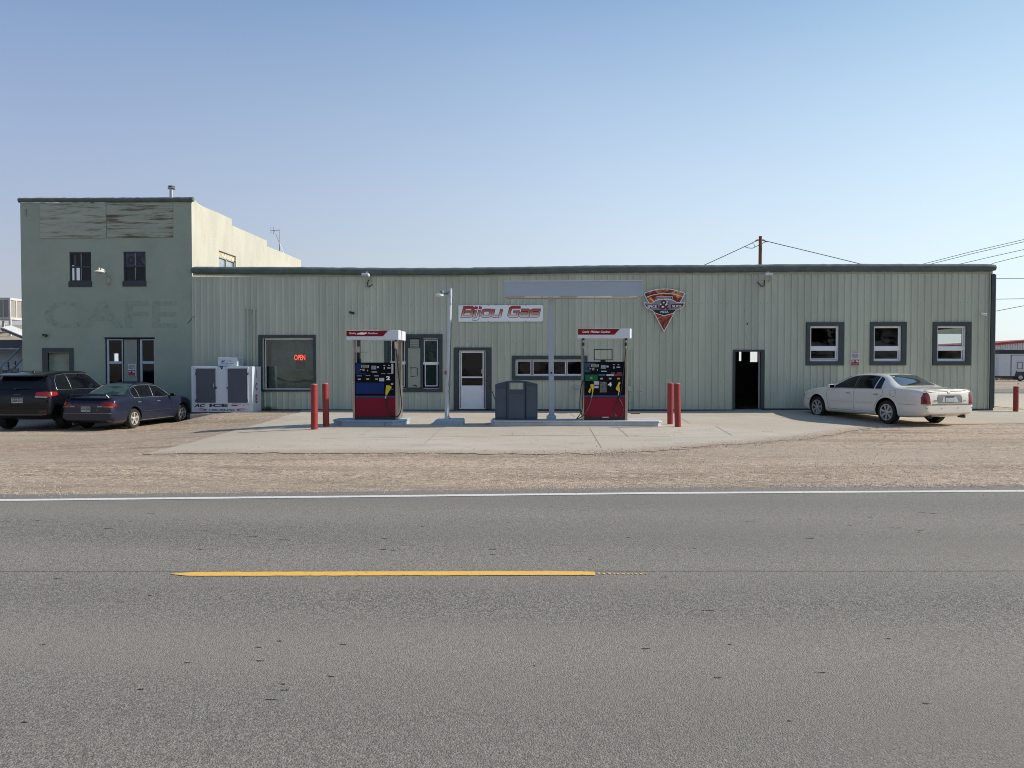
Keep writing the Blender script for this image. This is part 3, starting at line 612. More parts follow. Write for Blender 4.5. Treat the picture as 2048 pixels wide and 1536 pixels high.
m = MB(); P = [px(38+(387-38)*k/50, 400.5+(399-400.5)*k/50+random.uniform(-.3,.3), CY-.02) for k in range(51)]
m.tube(P, [.085+random.uniform(-.006,.006) for _ in P], 12); cafe.part('coping', m, roll_m, smooth=True, auto=60)
ply1 = M('weathered_plywood', (.37,.39,.32), .85, var=.14, vs=2, stretch=(.5,1,5), dirt=(.17,.155,.105), dirt_s=1.5, dirt_t=(.50,.64))
ply2 = M('peeling_plywood', (.35,.37,.30), .85, var=.16, vs=2, stretch=(.4,1,6), dirt=(.11,.085,.05), dirt_s=1.6, dirt_t=(.49,.60))
m = MB(); m.bp(79.5,406.5,212,476,CY-.025,CY-.001); cafe.part('sign_board', m, ply1, label='left half of the blank weathered plywood sign, paint mostly kept')
m = MB(); m.bp(212.6,406,345.5,474.5,CY-.025,CY-.001); cafe.part('sign_board', m, ply2, label='right half of the blank plywood sign, paint badly peeled')
def letter(mm, strokes, u0, u1, v0, v1, Y, w, mi=0, closed=False):
    for s in strokes:
        pts = [px(u0+(u1-u0)*a, v1+(v0-v1)*b, Y) for a,b in s]; mm.ribbon(pts, w, .002, mi)
m = MB(); ghost = M('ghost_lettering', (.262,.305,.248), .9, var=.25, vs=7, dirt=(.315,.365,.295), dirt_s=4, dirt_t=(.38,.62))
m.text('CAFE', px(90,720,CY).x, px(356,720,CY).x, px(223,657,CY).z, px(223,602,CY).z, CY-.001, bold=.02, ext=.002)
cafe.part('faded_lettering', m, ghost)
dk = M('slate_window_trim', (.035,.045,.055), .6)
def sash_window(h, cols=2, sill=None, name='window', tmat=dk, paint=False):
    m = MB(); y = CY+.07
    m.ring(h[0],h[1],sill,h[3],.05,y-.02,y+.03); m.box(h[0],h[1],y-.03,y+.03,(sill+h[3])/2-.03,(sill+h[3])/2+.03)
    m.box(h[0]-.02,h[1]+.02,CY-.03,CY+.1,h[2],sill)
    w = cafe.part(name, m, tmat)
    m = MB(); xm = (h[0]+h[1])/2; m.box(xm-.012,xm+.012,y-.01,y+.02,sill+.05,h[3]-.05); cafe.part('glazing_bar', m, M('pale_bar',(.25,.26,.28),.6), parent=w)
    m = MB(); m.quad((h[0],y+.01,sill),(h[1],y+.01,sill),(h[1],y+.01,h[3]),(h[0],y+.01,h[3])); cafe.part('pane', m, glass, parent=w); return w
w = sash_window(Hc['w1'], sill=px(160,563,CY).z)
m = MB(); m.box(Hc['w1'][0]+.06,Hc['w1'][0]+.13,CY+.2,CY+.22,px(160,562,CY).z,px(160,508,CY).z); cafe.part('curtain', m, M('blue_grey_cloth',(.3,.38,.42),.8), parent=w)
w = sash_window(Hc['w2'], sill=px(269,562,CY).z)
h = Hc['w2']; m = MB(); zm = (px(269,562,CY).z+h[3])/2+.03
m.quad((h[0]+.05,CY+.075,zm),(h[1]-.05,CY+.075,zm),(h[1]-.05,CY+.075,h[3]-.05),(h[0]+.05,CY+.075,h[3]-.05))
m.text('O', px(255.5,720,CY).x, px(269,720,CY).x, px(270,529,CY).z, px(270,511,CY).z, CY+.07, mi=1, bold=.05); m.text('K', px(273.5,720,CY).x, px(289,720,CY).x, px(270,530,CY).z, px(270,509,CY).z, CY+.07, mi=1, bold=.05)
cafe.part('window_lettering', m, [M('blue_window_paint',(.045,.06,.095),.5,var=.5,vs=9), M('brown_window_paint',(.03,.022,.025),.6)], parent=w)
# boarded service door on the left
m = MB(); o = hole(86.5,696,147,800,CY); h = Hc['dr']; m.box(o[0],o[1],CY-.03,CY+.05,px(117,705,CY).z,o[3]); m.box(o[0],h[0],CY-.03,CY+.05,-.2,px(117,705,CY).z); m.box(h[1],o[1],CY-.03,CY+.05,-.2,px(117,705,CY).z)
w = cafe.part('door_frame', m, trim_m); m = MB(); m.box(h[0],h[1],CY+.14,CY+.17,-.2,h[3])
for k in range(6): m.box(h[0]+.03,h[1]-.03,CY+.13,CY+.14,h[3]-.35-k*.3,h[3]-.34-k*.3,1)
cafe.part('door', m, [M('sage_panel_door',(.27,.31,.25),.6), screw_m], parent=w, label='sage painted boarded service door')
# pair of tall windows with middle panel
h = Hc['dw']; y = CY+.06; m = MB(); m.box(h[0]-.02,h[1]+.02,CY-.03,CY+.1,h[3]-.03,h[3]+.01)
m.bp(244.5,678,247.5,800,y-.02,y+.05); m.bp(275,678,280,800,y-.02,y+.05); m.bp(211,678,213.8,800,y-.02,y+.05); m.box(h[0],h[1],y+.02,y+.06,h[2],px(260,790,CY).z)
w = cafe.part('window', m, dk)
m = MB()
for a,b in ((214,244.3),(280.3,308.5)):
    m.ring(*[*hole(a,678.5,b,790,CY)],.035,y-.03,y+.02, wl=.07, wr=.035); q = hole(a,722.5,b,727.5,CY); m.box(q[0]+.07,q[1]-.035,y-.035,y+.02,q[2],q[3])
cafe.part('frame', m, M('pale_blue_vinyl',(.42,.48,.54),.5), parent=w)
for a,b in ((214,244),(280,308)):
    m = MB(); q = hole(a,679,b,790,CY); m.quad((q[0],y,q[2]),(q[1],y,q[2]),(q[1],y,q[3]),(q[0],y,q[3])); cafe.part('pane', m, glass, parent=w)
m = MB(); m.bp(247.5,679,275,800,y-.02,y); cafe.part('blank_panel', m, M('grey_sage_panel',(.25,.28,.25),.6), parent=w)
m = MB(); m.tube([px(343,396,30),px(343,377,30)], .075, 12); m.lathe(px(343,378.5,30), [(.13,0),(.15,.02),(.13,.05)], n=16); m.lathe(px(343,375,30), [(.10,0),(.145,.03),(.12,.06),(.02,.08)], n=16)
m.tube([px(343,396,30),px(343,396,30)-Vector((0,0,1.4))], .075, 10)
cafe.part('vent_pipe', m, metal, smooth=True, auto=40)
# small wires / cracks on the wall near the corner
m = MB(); m.tube([px(391,617,CY-.0),px(390,632,WY-.03),px(384,637,CY-.012),px(375,647,CY-.01)], .008, 4); single('loose_wire', m, blackm, 'thin black wire sagging where the stucco meets the metal siding', 'wire', px(391,617,CY))
m = MB(); m.tube([px(52,418,CY-.01),px(52.3,433,CY-.01)], .016, 5); m.tube([px(51,420,CY-.01),px(53,419,CY-.01)],.012,5); single('wall_hook', m, screw_m, 'small rusty hook on the stucco beside the plywood sign', 'hook', px(52,433,CY))
# rooftop antenna
m = MB(); b0 = px(571,503,yA(571)+.3)-Vector((.3,0,0)); t0 = px(571,458,yA(571)+.3)-Vector((.3,0,0)); 
a0 = b0.copy(); a0.z -= .35
m.tube([a0,t0], .022, 6); aa = t0+Vector((0,0,-.06)); e = aa-Vector((.42,0,0)); m.tube([aa,e], .012, 5)
for k,hh in ((0,.17),(.13,.2)): m.tube([e+Vector((k,0,-hh)),e+Vector((k,0,hh*.9))], .010, 5)
m.tube([e+Vector((.16,0,0)),(a0.x+.3,a0.y,a0.z+.05)], .010, 5)
single('rooftop_antenna', m, M('grey_aluminium',(.35,.34,.36),.5,metal=.4), 'thin television antenna on a mast behind the stepped parapet', 'antenna', a0)
# ================================================================ signs on the wall
# blue-white banner sign, letters built as strokes in a squarish italic face
SG = Thing('shop_sign', 'long white sign reading Bijou Gas in red italic letters between the door and canopy post', 'sign', px(1001,643,WY-.06))
m = MB(); q = hole(917,610,1086,643.5,WY-.05); m.box(q[0],q[1],WY-.07,WY-.035,q[2],q[3])
for u in (977,1017.5,1051,1085):
    for v in (610.6,642.6): m.box(px(u,720,WY-.07).x-.012,px(u,720,WY-.07).x+.012,WY-.076,WY-.07,px(1001,v,WY-.07).z-.012,px(1001,v,WY-.07).z+.012,1)
SG.part('board', m, [M('sign_white',(.86,.87,.88),.35,var=.05), screw_m], bevel=.01)
gm, gnt, gb = _nt('red_fade_lettering')
gtc = gnt.nodes.new('ShaderNodeTexCoord'); gs = gnt.nodes.new('ShaderNodeSeparateXYZ'); gnt.links.new(gtc.outputs['Object'], gs.inputs[0])
gr = gnt.nodes.new('ShaderNodeValToRGB'); gmr = gnt.nodes.new('ShaderNodeMapRange'); gmr.inputs[1].default_value = .12; gmr.inputs[2].default_value = .52
gnt.links.new(gs.outputs[2], gmr.inputs[0]); gnt.links.new(gmr.outputs[0], gr.inputs[0]); gnt.links.new(gr.outputs[0], gb.inputs['Base Color'])
gr.color_ramp.elements[0].position = .0; gr.color_ramp.elements[0].color = (.85,.85,.86,1); gr.color_ramp.elements[1].position = 1; gr.color_ramp.elements[1].color = (.50,.02,.015,1)
e = gr.color_ramp.elements.new(.45); e.color = (.55,.20,.14,1); e = gr.color_ramp.elements.new(.8); e.color = (.45,.05,.035,1); gb.inputs['Roughness'].default_value = .4
def rr(x0,x1,y0,y1,c=.12):   # rounded rectangle path
    return [(x0+c,y0),(x1-c,y0),(x1,y0+c),(x1,y1-c),(x1-c,y1),(x0+c,y1),(x0,y1-c),(x0,y0+c)]
# unit: x-height 1, cap height 1.46; each glyph: list of (path, closed)
G = {'B': (1.25,[([(0,0),(0,1.46-.0),(.80,1.46),(.98,1.32),(.98,.84),(.88,.76),(1.0,.66),(1.0,.14),(.86,0),(0,0)],True),([(.16,.74),(.72,.74)],False)]),
     'i': (.42,[([(.05,-.13),(.05,.98)],False),([(.05,1.22),(.05,1.56)],False)]), 'j': (.48,[([(.08,.98),(.08,-.36),(-.04,-.50),(-.42,-.50)],False),([(.08,1.22),(.08,1.56)],False)]),
     'o': (1.14,[(rr(0,.88,0,1),True)]), 'u': (1.16,[([(0,1.13),(0,.14),(.13,0),(.70,0)],False),([(.86,1.13),(.86,-.13)],False)]),
     'G': (1.22,[([(1.05,1.46),(.18,1.46),(0,1.3),(0,.14),(.14,0),(.92,0),(.92,.72),(.42,.72)],False)]),
     'a': (1.14,[([(.02,1),(.74,1),(.88,.87),(.88,0),(.14,0),(0,.12),(0,.42),(.12,.54),(.72,.54)],False)]),
     's': (1.1,[([(.98,1),(.16,1),(.02,.88),(.02,.64),(.16,.53),(.76,.53),(.88,.42),(.88,.13),(.74,0),(-.04,0)],False)])}
X0 = px(921.5,720,WY-.07).x; X1 = px(1082,720,WY-.07).x; base = px(1001,632.4,WY-.07).z; xh = px(1001,620.2,WY-.07).z-base
word = 'Bijou Gas'; tot = 0
for c in word: tot += 1.0 if c == ' ' else G[c][0]
SH = .26; sx = (X1-X0-SH*xh*1.2)/(tot-.26); x = X0+.05
front = MB(); back = MB()
for c in word:
    if c == ' ': x += .66*sx; continue
    for path, cl in G[c][1]:
        P = [(x+a*sx+(b+.13)*xh*SH, 0, base+b*xh) for a,b in path]
        W = .074
        if c in 'ij' : pass
        ex = [Vector((p[0],WY-.0735,p[2])) for p in P]; eb = [Vector((p[0],WY-.0705,p[2])) for p in P]
        if not cl:
            def exten(Q, d):
                Q = [q.copy() for q in Q]; Q[0] += (Q[0]-Q[1]).normalized()*d; Q[-1] += (Q[-1]-Q[-2]).normalized()*d; return Q
            eb = exten(eb, .010)
        else:
            if path[0] == path[-1]: ex = ex[:-1]; eb = eb[:-1]
        back.ribbon(eb, W+.030, .001, closed=cl); front.ribbon(ex, W, .001, closed=cl)
    x += G[c][0]*sx
SG.part('lettering_outline', back, M('dark_outline',(.02,.02,.03),.5)); SG.part('lettering', front, gm)
# pizza slice sign
PS = Thing('pizza_sign', 'pizza slice shaped sign reading Spice & Slice Express Pizza on the siding', 'sign', px(1328,663,WY-.06))
pu0, pv0, psc = 1288.5, 578, 1.0
def PP(x, y, Y=WY-.09): return px(1270+x/12.8, 560+y/12.8, Y)      # photo-crop units of the sign
pm, pnt, pb = _nt('pizza_picture'); tcn = pnt.nodes.new('ShaderNodeTexCoord')
vz = pnt.nodes.new('ShaderNodeTexNoise'); vz.inputs['Scale'].default_value = 4.2; vz.inputs['Detail'].default_value = 3; vz.inputs['Distortion'].default_value = 1.6; pnt.links.new(tcn.outputs['Object'], vz.inputs[0])
rp = pnt.nodes.new('ShaderNodeValToRGB'); pnt.links.new(vz.outputs[0], rp.inputs[0]); pnt.links.new(rp.outputs[0], pb.inputs['Base Color']); pb.inputs['Roughness'].default_value = .5
rp.color_ramp.elements[0].position = .38; rp.color_ramp.elements[0].color = (.07,.012,.012,1); rp.color_ramp.elements[1].position = .64; rp.color_ramp.elements[1].color = (.70,.42,.14,1)
for p_, c_ in ((.45,(.20,.012,.012,1)),(.50,(.36,.04,.02,1)),(.55,(.50,.14,.04,1)),(.58,(.30,.035,.02,1))): e = rp.color_ramp.elements.new(p_); e.color = c_
arc = [(235+ (1280-235)*t, 358-(358-228)*math.sin(math.pi*(t*.96+.02))**.8) for t in [k/16 for k in range(17)]]
outl = arc+[(1160,565),(1265,570),(1255,650),(1190,720),(1050,780),(1000,850),(745,1335),(480,830),(440,785),(310,720),(250,640),(245,580),(350,585)]
m = MB(); m.prism([PP(a,b) for a,b in outl], (0,.045,0)); PS.part('board', m, M('sign_edge',(.03,.03,.035),.5))
def lay(nm, pts, dep, mat_, parent=None, w=None, closed=True):
    m = MB()
    if w: m.ribbon([PP(a,b,WY-.09-dep) for a,b in pts], w, .002, closed=closed)
    else: m.prism([PP(a,b,WY-.09-dep) for a,b in pts], (0,.0015,0))
    return PS.part(nm, m, mat_)
inner = [(a+(745-a)*.02, b+6) for a,b in arc]+[(1140,600),(1000,850),(745,1300),(490,830),(360,600)]
lay('pizza_picture', inner, .003, pm)
m = MB(); wl_ = .022
m.ribbon([PP(a,b,WY-.094) for a,b in arc+[(1145,590)]][:], wl_, .002); m.ribbon([PP(a,b,WY-.094) for a,b in [(235,360),(355,590)]], wl_, .002)
m.ribbon([PP(a,b,WY-.0941) for a,b in [(300,440)]+[(300+930*t, 432-92*math.sin(math.pi*t)) for t in [k/12 for k in range(1,12)]]+[(1228,418)]], wl_*.8, .002)
m.ribbon([PP(a,b,WY-.094) for a,b in [(480,830),(745,1318),(1010,830)]], wl_, .002)
PS.part('border', m, whitelet)
wing = [(245,580),(360,592),(440,590),(520,530),(640,500),(745,490),(860,500),(980,520),(1075,575),(1265,568),(1250,650),(1190,720),(1050,775),(970,850),(745,920),(530,850),(450,785),(310,720),(255,650)]
lay('banner', wing, .007, M('banner_grey',(.26,.24,.27),.5)); lay('banner_border', wing, .010, whitelet, w=.018)
mar = M('maroon_print',(.075,.015,.025),.5); blk = M('black_print',(.012,.012,.018),.5)
m = MB(); m.prism([PP(a,b,WY-.102) for a,b in [(262,632),(590,632),(600,725),(330,705),(275,650)]], (0,.001,0)); m.prism([PP(a,b,WY-.102) for a,b in [(925,615),(1248,615),(1238,655),(1190,700),(915,725)]], (0,.001,0))
m.prism([PP(a,b,WY-.102) for a,b in [(580,437),(950,437),(940,492),(585,492)]], (0,.001,0)); PS.part('name_panel', m, mar)
m = MB(); m.ribbon([PP(a,b,WY-.1025) for a,b in [(556,425),(962,425),(945,500),(575,500)]], .012, .001, closed=True); PS.part('panel_border', m, whitelet)
lay('pizza_panel', [(460,768),(1050,762),(985,845),(860,868),(745,900),(620,868),(510,840)], .012, blk)
cc = PP(757,630,WY-.106); m = MB(); m.prism([(cc.x+.148*math.cos(k*math.pi/14), WY-.106, cc.z+.148*math.sin(k*math.pi/14)*.98) for k in range(28)][::-1], (0,.002,0)); PS.part('white_disc', m, whitelet)
def pt(s_, x0,y0,x1,y1, mat_, nm, **k):
    a = PP(x0,y1,WY-.110); b = PP(x1,y0,WY-.110); m = MB(); m.text(s_, a.x, b.x, a.z, b.z, WY-.110, **k); PS.part(nm, m, mat_)
pt('&', 622,515,890,755, mar, 'ampersand', bold=.015)
m = MB(); 
for dx in (-18,-6,6,18): m.ribbon([PP(852+dx,565,WY-.111),PP(852+dx,600,WY-.111)], .006, .001)
m.ribbon([PP(830,604,WY-.111),PP(875,604,WY-.111)], .018, .001); m.ribbon([PP(852,604,WY-.111),PP(845,700,WY-.111)], .011, .001); PS.part('fork_mark', m, blk)
pt('SPICE', 318,648,552,708, whitelet, 'lettering', bold=.02); pt('SLICE', 950,640,1190,700, whitelet, 'lettering', bold=.02)
pt('EXPRESS', 600,447,915,478, whitelet, 'lettering', bold=.01); pt('PIZZA', 655,790,858,845, whitelet, 'lettering', bold=.02)
# parking notices
def notice(u0,v0,u1,v1,Y,label):
    T = Thing('parking_sign', label, 'sign', px(u0,v1,Y), group='small red and white parking notices')
    a = px(u0,v1,Y-.02); b = px(u1,v0,Y-.02); w_ = b.x-a.x; h_ = b.z-a.z
    m = MB(); m.box(a.x,b.x,Y-.02,Y-.008,a.z,b.z); T.part('plate', m, M('notice_white',(.58,.56,.58),.4), bevel=.004)
    m = MB(); m.box(a.x+.06*w_,b.x-.06*w_,Y-.023,Y-.0205,a.z+.05*h_,a.z+.50*h_); T.part('red_panel', m, M('notice_red',(.22,.012,.018),.5))
    m = MB()
    m.text('CUSTOMER', a.x+.14*w_,b.x-.14*w_,a.z+.86*h_,a.z+.92*h_,Y-.022,0); m.text('PARKING ONLY', a.x+.10*w_,b.x-.10*w_,a.z+.72*h_,a.z+.82*h_,Y-.022,0); m.text('ALL OTHERS WILL BE', a.x+.14*w_,b.x-.14*w_,a.z+.60*h_,a.z+.66*h_,Y-.022,0)
    T.part('lettering', m, M('notice_grey',(.10,.07,.10),.6))
    m = MB(); m.text('TOWED AWAY', a.x+.12*w_,b.x-.12*w_,a.z+.16*h_,a.z+.21*h_,Y-.025,0); m.text('AT OWNERS EXPENSE', a.x+.2*w_,b.x-.2*w_,a.z+.09*h_,a.z+.12*h_,Y-.025,0)
    m.prism([(a.x+w_*p,Y-.0245,a.z+h_*q) for p,q in [(.08,.38),(.2,.44),(.38,.44),(.44,.40),(.42,.36),(.34,.35),(.30,.29),(.24,.33),(.1,.33)]], (0,.001,0))
    m.prism([(a.x+w_*p,Y-.0245,a.z+h_*q) for p,q in [(.58,.46),(.75,.45),(.93,.38),(.93,.32),(.82,.28),(.62,.31),(.56,.36)]], (0,.001,0))
    T.part('tow_truck_mark', m, M('notice_print',(.55,.50,.52),.5))
notice(255.8,728.2,271.2,752.5,CY+.04,'small red and white towing notice on the grey panel between the two tall cafe windows')
notice(1701.6,706,1719,732.3,WY-.03,'small red and white towing notice on the siding between two square windows')
# neon OPEN sign hung in the window
OS = Thing('open_sign', 'black open sign with glowing red letters hanging in the big window', 'sign', px(600,735,WY+.16))
Yn = WY+.14; m = MB(); a = px(587,722,Yn); b = px(612,708,Yn); cx_=(a.x+b.x)/2; cz_=(a.z+b.z)/2
m.prism([(cx_+.235*math.cos(t)*(1 if abs(math.cos(t))<.9 else 1), Yn, cz_+.125*math.sin(t)) for t in [-k*2*math.pi/24 for k in range(24)]], (0,.03,0)); m.bp(591,721,609,738,Yn+.002,Yn+.03); OS.part('panel', m, blackm)
m = MB(); m.tp('OPEN', 588.5,709.5,610.5,720.5, Yn-.008, bold=.015); OS.part('glowing_lettering', m, M('open_neon',(.5,.02,.01),.5,emit=(1,.08,.04,1.35)))
for u_,v_ in ((591,707),(609,708)): m = MB(); m.tube([px(u_,v_,Yn+.01),px(u_,677,Yn+.01)], .004, 4); OS.part('hanging_cord', m, blackm)
# ================================================================ ice freezer
FY = 25.9
IF = Thing('ice_freezer', 'white two-door ice freezer cabinet with grey doors beside the big window', 'freezer', (px(450,826,FY).x,FY+.4,-.03))
a = px(383,824.5,FY); b = px(504.5,733,FY); xr = b.x; yb = 26.72
frz = M('freezer_white',(.55,.61,.68),.35,var=.03)
m = MB(); m.box(a.x,b.x,FY,yb,a.z,b.z); cab = IF.part('cabinet', m, frz, bevel=.012)
m = MB(); m.box(a.x+.05,b.x-.05,FY+.05,yb-.05,-.06,a.z-.004); IF.part('plinth', m, blackm)
grey_door = M('freezer_grey',(.062,.078,.105),.5,var=.04)
for (u0,u1,hu,hs) in ((392,430.5,428,-1),(455,494,457,1)):
    m = MB(); m.bp(u0,737.5,u1,805.5,FY-.035,FY); dq = IF.part('door', m, grey_door, bevel=.006)
    m = MB(); m.bp(u0-2,734.8,u1+2,737,FY-.06,FY-.0); m.bp(u0-2 if hs<0 else u1+.3, 737.5, u0-.6 if hs<0 else u1+2.2, 805, FY-.04, FY); IF.part('door_trim', m, M('freezer_trim',(.62,.63,.66),.35), parent=dq)
    m = MB(); a_=px(hu,767,FY-.035); b_=px(hu,775,FY-.035); m.tube([a_,a_+Vector((0,-.05,-.01)),b_+Vector((0,-.05,.01)),b_],.012,6); m.bp(hu+hs*-3-1,774,hu+hs*-3+1.2,777,FY-.06,FY-.005,1); IF.part('handle', m, [metal, blackm], parent=dq)
    hx = u0-.8 if hs<0 else u1+.8
    for v in (745,799): m = MB(); m.bp(hx-.9,v,hx+.9,v+5,FY-.055,FY-.005); IF.part('hinge', m, M('dark_hinge',(.07,.08,.10),.5), parent=dq)
m = MB(); m.bp(435.5,714.8,474,731.8,FY+.12,FY+.66); cb = IF.part('compressor_box', m, frz, bevel=.008, parent=None)
m = MB(); q = px(474,731,FY+.12); q2 = px(474,715.5,FY+.12)
for k in range(8): m.box(q.x-.001,q.x+.004,FY+.17+k*.055,FY+.2+k*.055,q.z+.02,q2.z-.01)
IF.part('grille', m, M('grille_grey',(.25,.30,.34),.5), parent=cb)
m = MB(); m.tp('AC', 442,720.5,450.5,724.8,FY+.118, shear=.2, bold=.03); m.tp('ICE   1-800-352-2423', 443,726.8,468,728,FY+.118); 
m.tube([px(454,724.5,FY+.117),px(458,722,FY+.117),px(461,720.8,FY+.117),px(462,724,FY+.117),px(464.5,722.5,FY+.117)],.004,3)
IF.part('lettering', m, navylet, parent=cb)
m = MB(); m.tp('AC', 388,807.8,410.5,814.2,FY-.002, shear=.25, bold=.04); m.tp('ICE', 419,807.8,455.5,813.8,FY-.002, bold=.05); m.tp('1-800-352-2423', 418,817.8,469,821.5,FY-.002, bold=.02)
m.bp(440,732.5,446,735.2,FY-.003,FY-.001); m.bp(441.5,736,445,738.7,FY-.003,FY-.001)
IF.part('lettering', m, navylet, parent=cab)
m = MB()
for s_,c_ in ((1,414.5),(-1,472)):
    def fx(d, v, s_=s_, c_=c_): return px(c_-s_*d, v, FY-.003)
    m.prism([fx(*p) for p in [(28,818.2),(10,816.8),(4,817.5),(0,819.5),(4,821.3),(12,820.6),(5,819.6),(9,818.4),(14,818.9)]][::(1 if s_<0 else -1)], (0,.001,0))
    m.prism([fx(*p) for p in [(20,820.2),(10,821.8),(2,822.6),(6,821.7)]][::(1 if s_<0 else -1)], (0,.001,0))
IF.part('flame_stripe', m, redlet, parent=cab)
m = MB(); m.bp(463,809.5,475,812,FY-.003,FY-.001); IF.part('landscape_mark', m, M('purple_print',(.12,.03,.08),.5), parent=cab)
m = MB()
for P in ([(463,809),(466,807.2),(469,807.6),(475,808)],[(477,811),(480,807.5),(482,809)],[(485,812),(489,809),(490,811)],[(493,810),(496,809),(499,811.5)]): m.tube([px(u,v,FY-.003) for u,v in P],.006,3)
IF.part('wave_mark', m, navylet, parent=cab)
m = MB(); zt_ = px(510,740,FY).z; zb_ = px(510,807,FY).z; ym_ = FY+.36
hh = (zt_-zb_)
for s_, k0, k1 in (('I',0,.25),('C',.385,.615),('E',.745,1.0)):
    w_ = .035 if s_ == 'I' else .17
    m.text(s_, ym_-w_/2, ym_+w_/2, zt_-hh*k1, zt_-hh*k0, xr+.002, axis='x', bold=.0 if s_=='I' else .045)
IF.part('side_lettering', m, redlet, parent=cab)
# ================================================================ fixtures on the facade
def wall_light(u, v, label):   # flat-fronted eave lamp with sagging cable
    T = Thing('eave_light', label, 'lamp', px(u,v,WY), group='white lamps under the dark coping')
    m = MB(); q = px(u,v,WY-.38); m.box(q.x-.12,q.x+.12,WY-.5,WY-.22,q.z-.05,q.z+.03); T.part('lamp_head', m, M('lamp_white',(.6,.6,.58),.4), bevel=.02)
    m = MB(); m.box(q.x-.11,q.x+.11,WY-.49,WY-.23,q.z-.075,q.z-.051); T.part('lens', m, M('lamp_lens',(.45,.45,.42),.3))
    m = MB(); m.tube([(q.x+.02,WY-.3,q.z+.03),(q.x+.02,WY-.3,q.z+.10)],.025,6); T.part('photocell', m, M('photocell_blue',(.3,.42,.5),.4))
    m = MB(); m.tube([(q.x+.09,WY-.25,q.z-.02),(q.x+.13,WY-.12,q.z-.10),(q.x+.13,WY-.03,q.z-.22)],.018,6); T.part('arm', m, M('arm_sage',(.3,.33,.28),.5))
    return T, q
T, q = wall_light(731,548.5,'white eave lamp with a black looping cable above the left gas pump')
m = MB(); m.tube([px(737,560,WY-.04),px(734,570,WY-.04),px(736,574,WY-.05),px(741,572,WY-.05),px(745,568,WY-.04)],.016,6); T.part('cable', m, blackm)
T, q = wall_light(1536,548.5,'white eave lamp with a cable curling left above the open doorway')
m = MB(); m.tube([px(1529,560,WY-.04),px(1528,571,WY-.05),px(1525,573.5,WY-.05),px(1519,569,WY-.05),px(1515,564,WY-.04)],.016,6); T.part('cable', m, blackm)
def cam_(u, v, Y, dr, mat_, label):
    T = Thing('security_camera', label, 'camera', px(u,v,Y), group='small security cameras on the walls')
    c = px(u,v,Y-.10); m = MB(); m.tube([(c.x-.085*dr,c.y,c.z+.02),(c.x+.085*dr,c.y-.04,c.z-.025)],[.038,.048],10); T.part('housing', m, mat_, smooth=True, auto=40)
    m = MB(); m.tube([(c.x-.02,Y,c.z+.03),(c.x-.02,c.y,c.z+.01)],.015,6); T.part('bracket', m, mat_)
cam_(703.5,625.5,WY-.02,1,M('camera_dark',(.02,.025,.03),.4),'tiny dark security camera on the siding above the left gas pump')
cam_(90,670.5,CY,1,MC['camera_dark'],'tiny dark security camera on the stucco above the service door')
cam_(1967,628.5,WY-.02,1,M('camera_white',(.6,.6,.6),.3),'tiny white security camera at the right-hand end of the siding')
# gooseneck lamp on the stucco
T = Thing('gooseneck_lamp', 'old white gooseneck lamp on a curved arm between the upstairs windows', 'lamp', px(216,572,CY))
m = MB(); P = [px(216.5,565,CY-.05),px(216,552,CY-.05),px(213,546,CY-.25),px(208,541,CY-.5),px(203,538.5,CY-.6)]; m.tube(P,.022,8); T.part('arm', m, M('lamp_arm',(.35,.36,.32),.5), smooth=True)
m = MB(); m.bp(214.5,555,218.2,566,CY-.07,CY-.0); m.bp(213.5,567,219,569,CY-.04,CY-.0); m.tube([px(216.3,570,CY-.03),px(216,573,CY-.03)],.02,6); T.part('wall_bracket', m, M('bracket_sage',(.36,.40,.34),.6))
c = px(198.5,543,CY-.62); m = MB(); m.lathe(c, [(.17,-.03),(.175,-.01),(.13,.03),(.06,.05),(.02,.055)], n=20); m.tube([px(208,541,CY-.55),px(202,539,CY-.6)],.045,8); T.part('lamp_shade', m, M('lamp_pale',(.62,.61,.56),.4), smooth=True, auto=40)
m = MB(); m.tube([c+Vector((0,0,.05)),c+Vector((0,0,.13))],.03,8); T.part('photocell', m, M('cream_photocell',(.6,.58,.45),.4))
m = MB(); m.lathe(c+Vector((0,0,-.075)), [(.09,0),(.14,.03),(.15,.045)], n=16); T.part('lens', m, MC['lamp_lens'])
# conduits, boxes, wall oddments
m = MB()
for u,v0,v1 in ((495.5,617,733),(508,619,823)):
    m.tube([px(u,v0,WY-.06),px(u,v1,WY-.06)],.024 if u<500 else .030,8); m.bp(u-5,v0-1,u+5,v0+1.2,WY-.06,WY-.028)
single('conduit_pipe', m, M('sage_conduit',(.44,.47,.38),.5), 'pair of sage painted conduit pipes rising behind the ice freezer', 'pipe', px(500,820,WY), smooth=True, auto=30)
m = MB(); m.bp(1256.5,772,1264,781.5,WY-.12,WY-.02); m.tube([px(1259.5,781,WY-.07),px(1259.5,820,WY-.07)],.03,8); m.tube([px(1262.5,700,WY-.05),px(1262.5,773,WY-.05)],.018,6); m.bp(1257,803,1266,804.6,WY-.1,WY-.02); m.bp(1257,798,1262,799,WY-.1,WY-.02)
single('junction_box', m, MC['sage_conduit'], 'sage junction box with a vertical pipe right of the red gas pump', 'electrical box', px(1260,820,WY))
m = MB(); m.bp(1279,780.5,1283.5,788,WY-.06,WY-.02); m.bp(1279.8,782,1282.7,783.5,WY-.066,WY-.06,1); single('wall_outlet', m, [M('outlet_cream',(.5,.5,.46),.5), screw_m], 'small pale outlet box low on the siding right of the junction box', 'outlet', px(1281,788,WY), bevel=.006)
m = MB(); m.bp(1145,775,1160,776.3,WY-.3,WY-.02); m.bp(1145,773.5,1146,778,WY-.3,WY-.28); single('wall_bracket', m, MC['sage_conduit'], 'thin green shelf bracket under the low strip window', 'bracket', px(1150,776,WY))
m = MB()
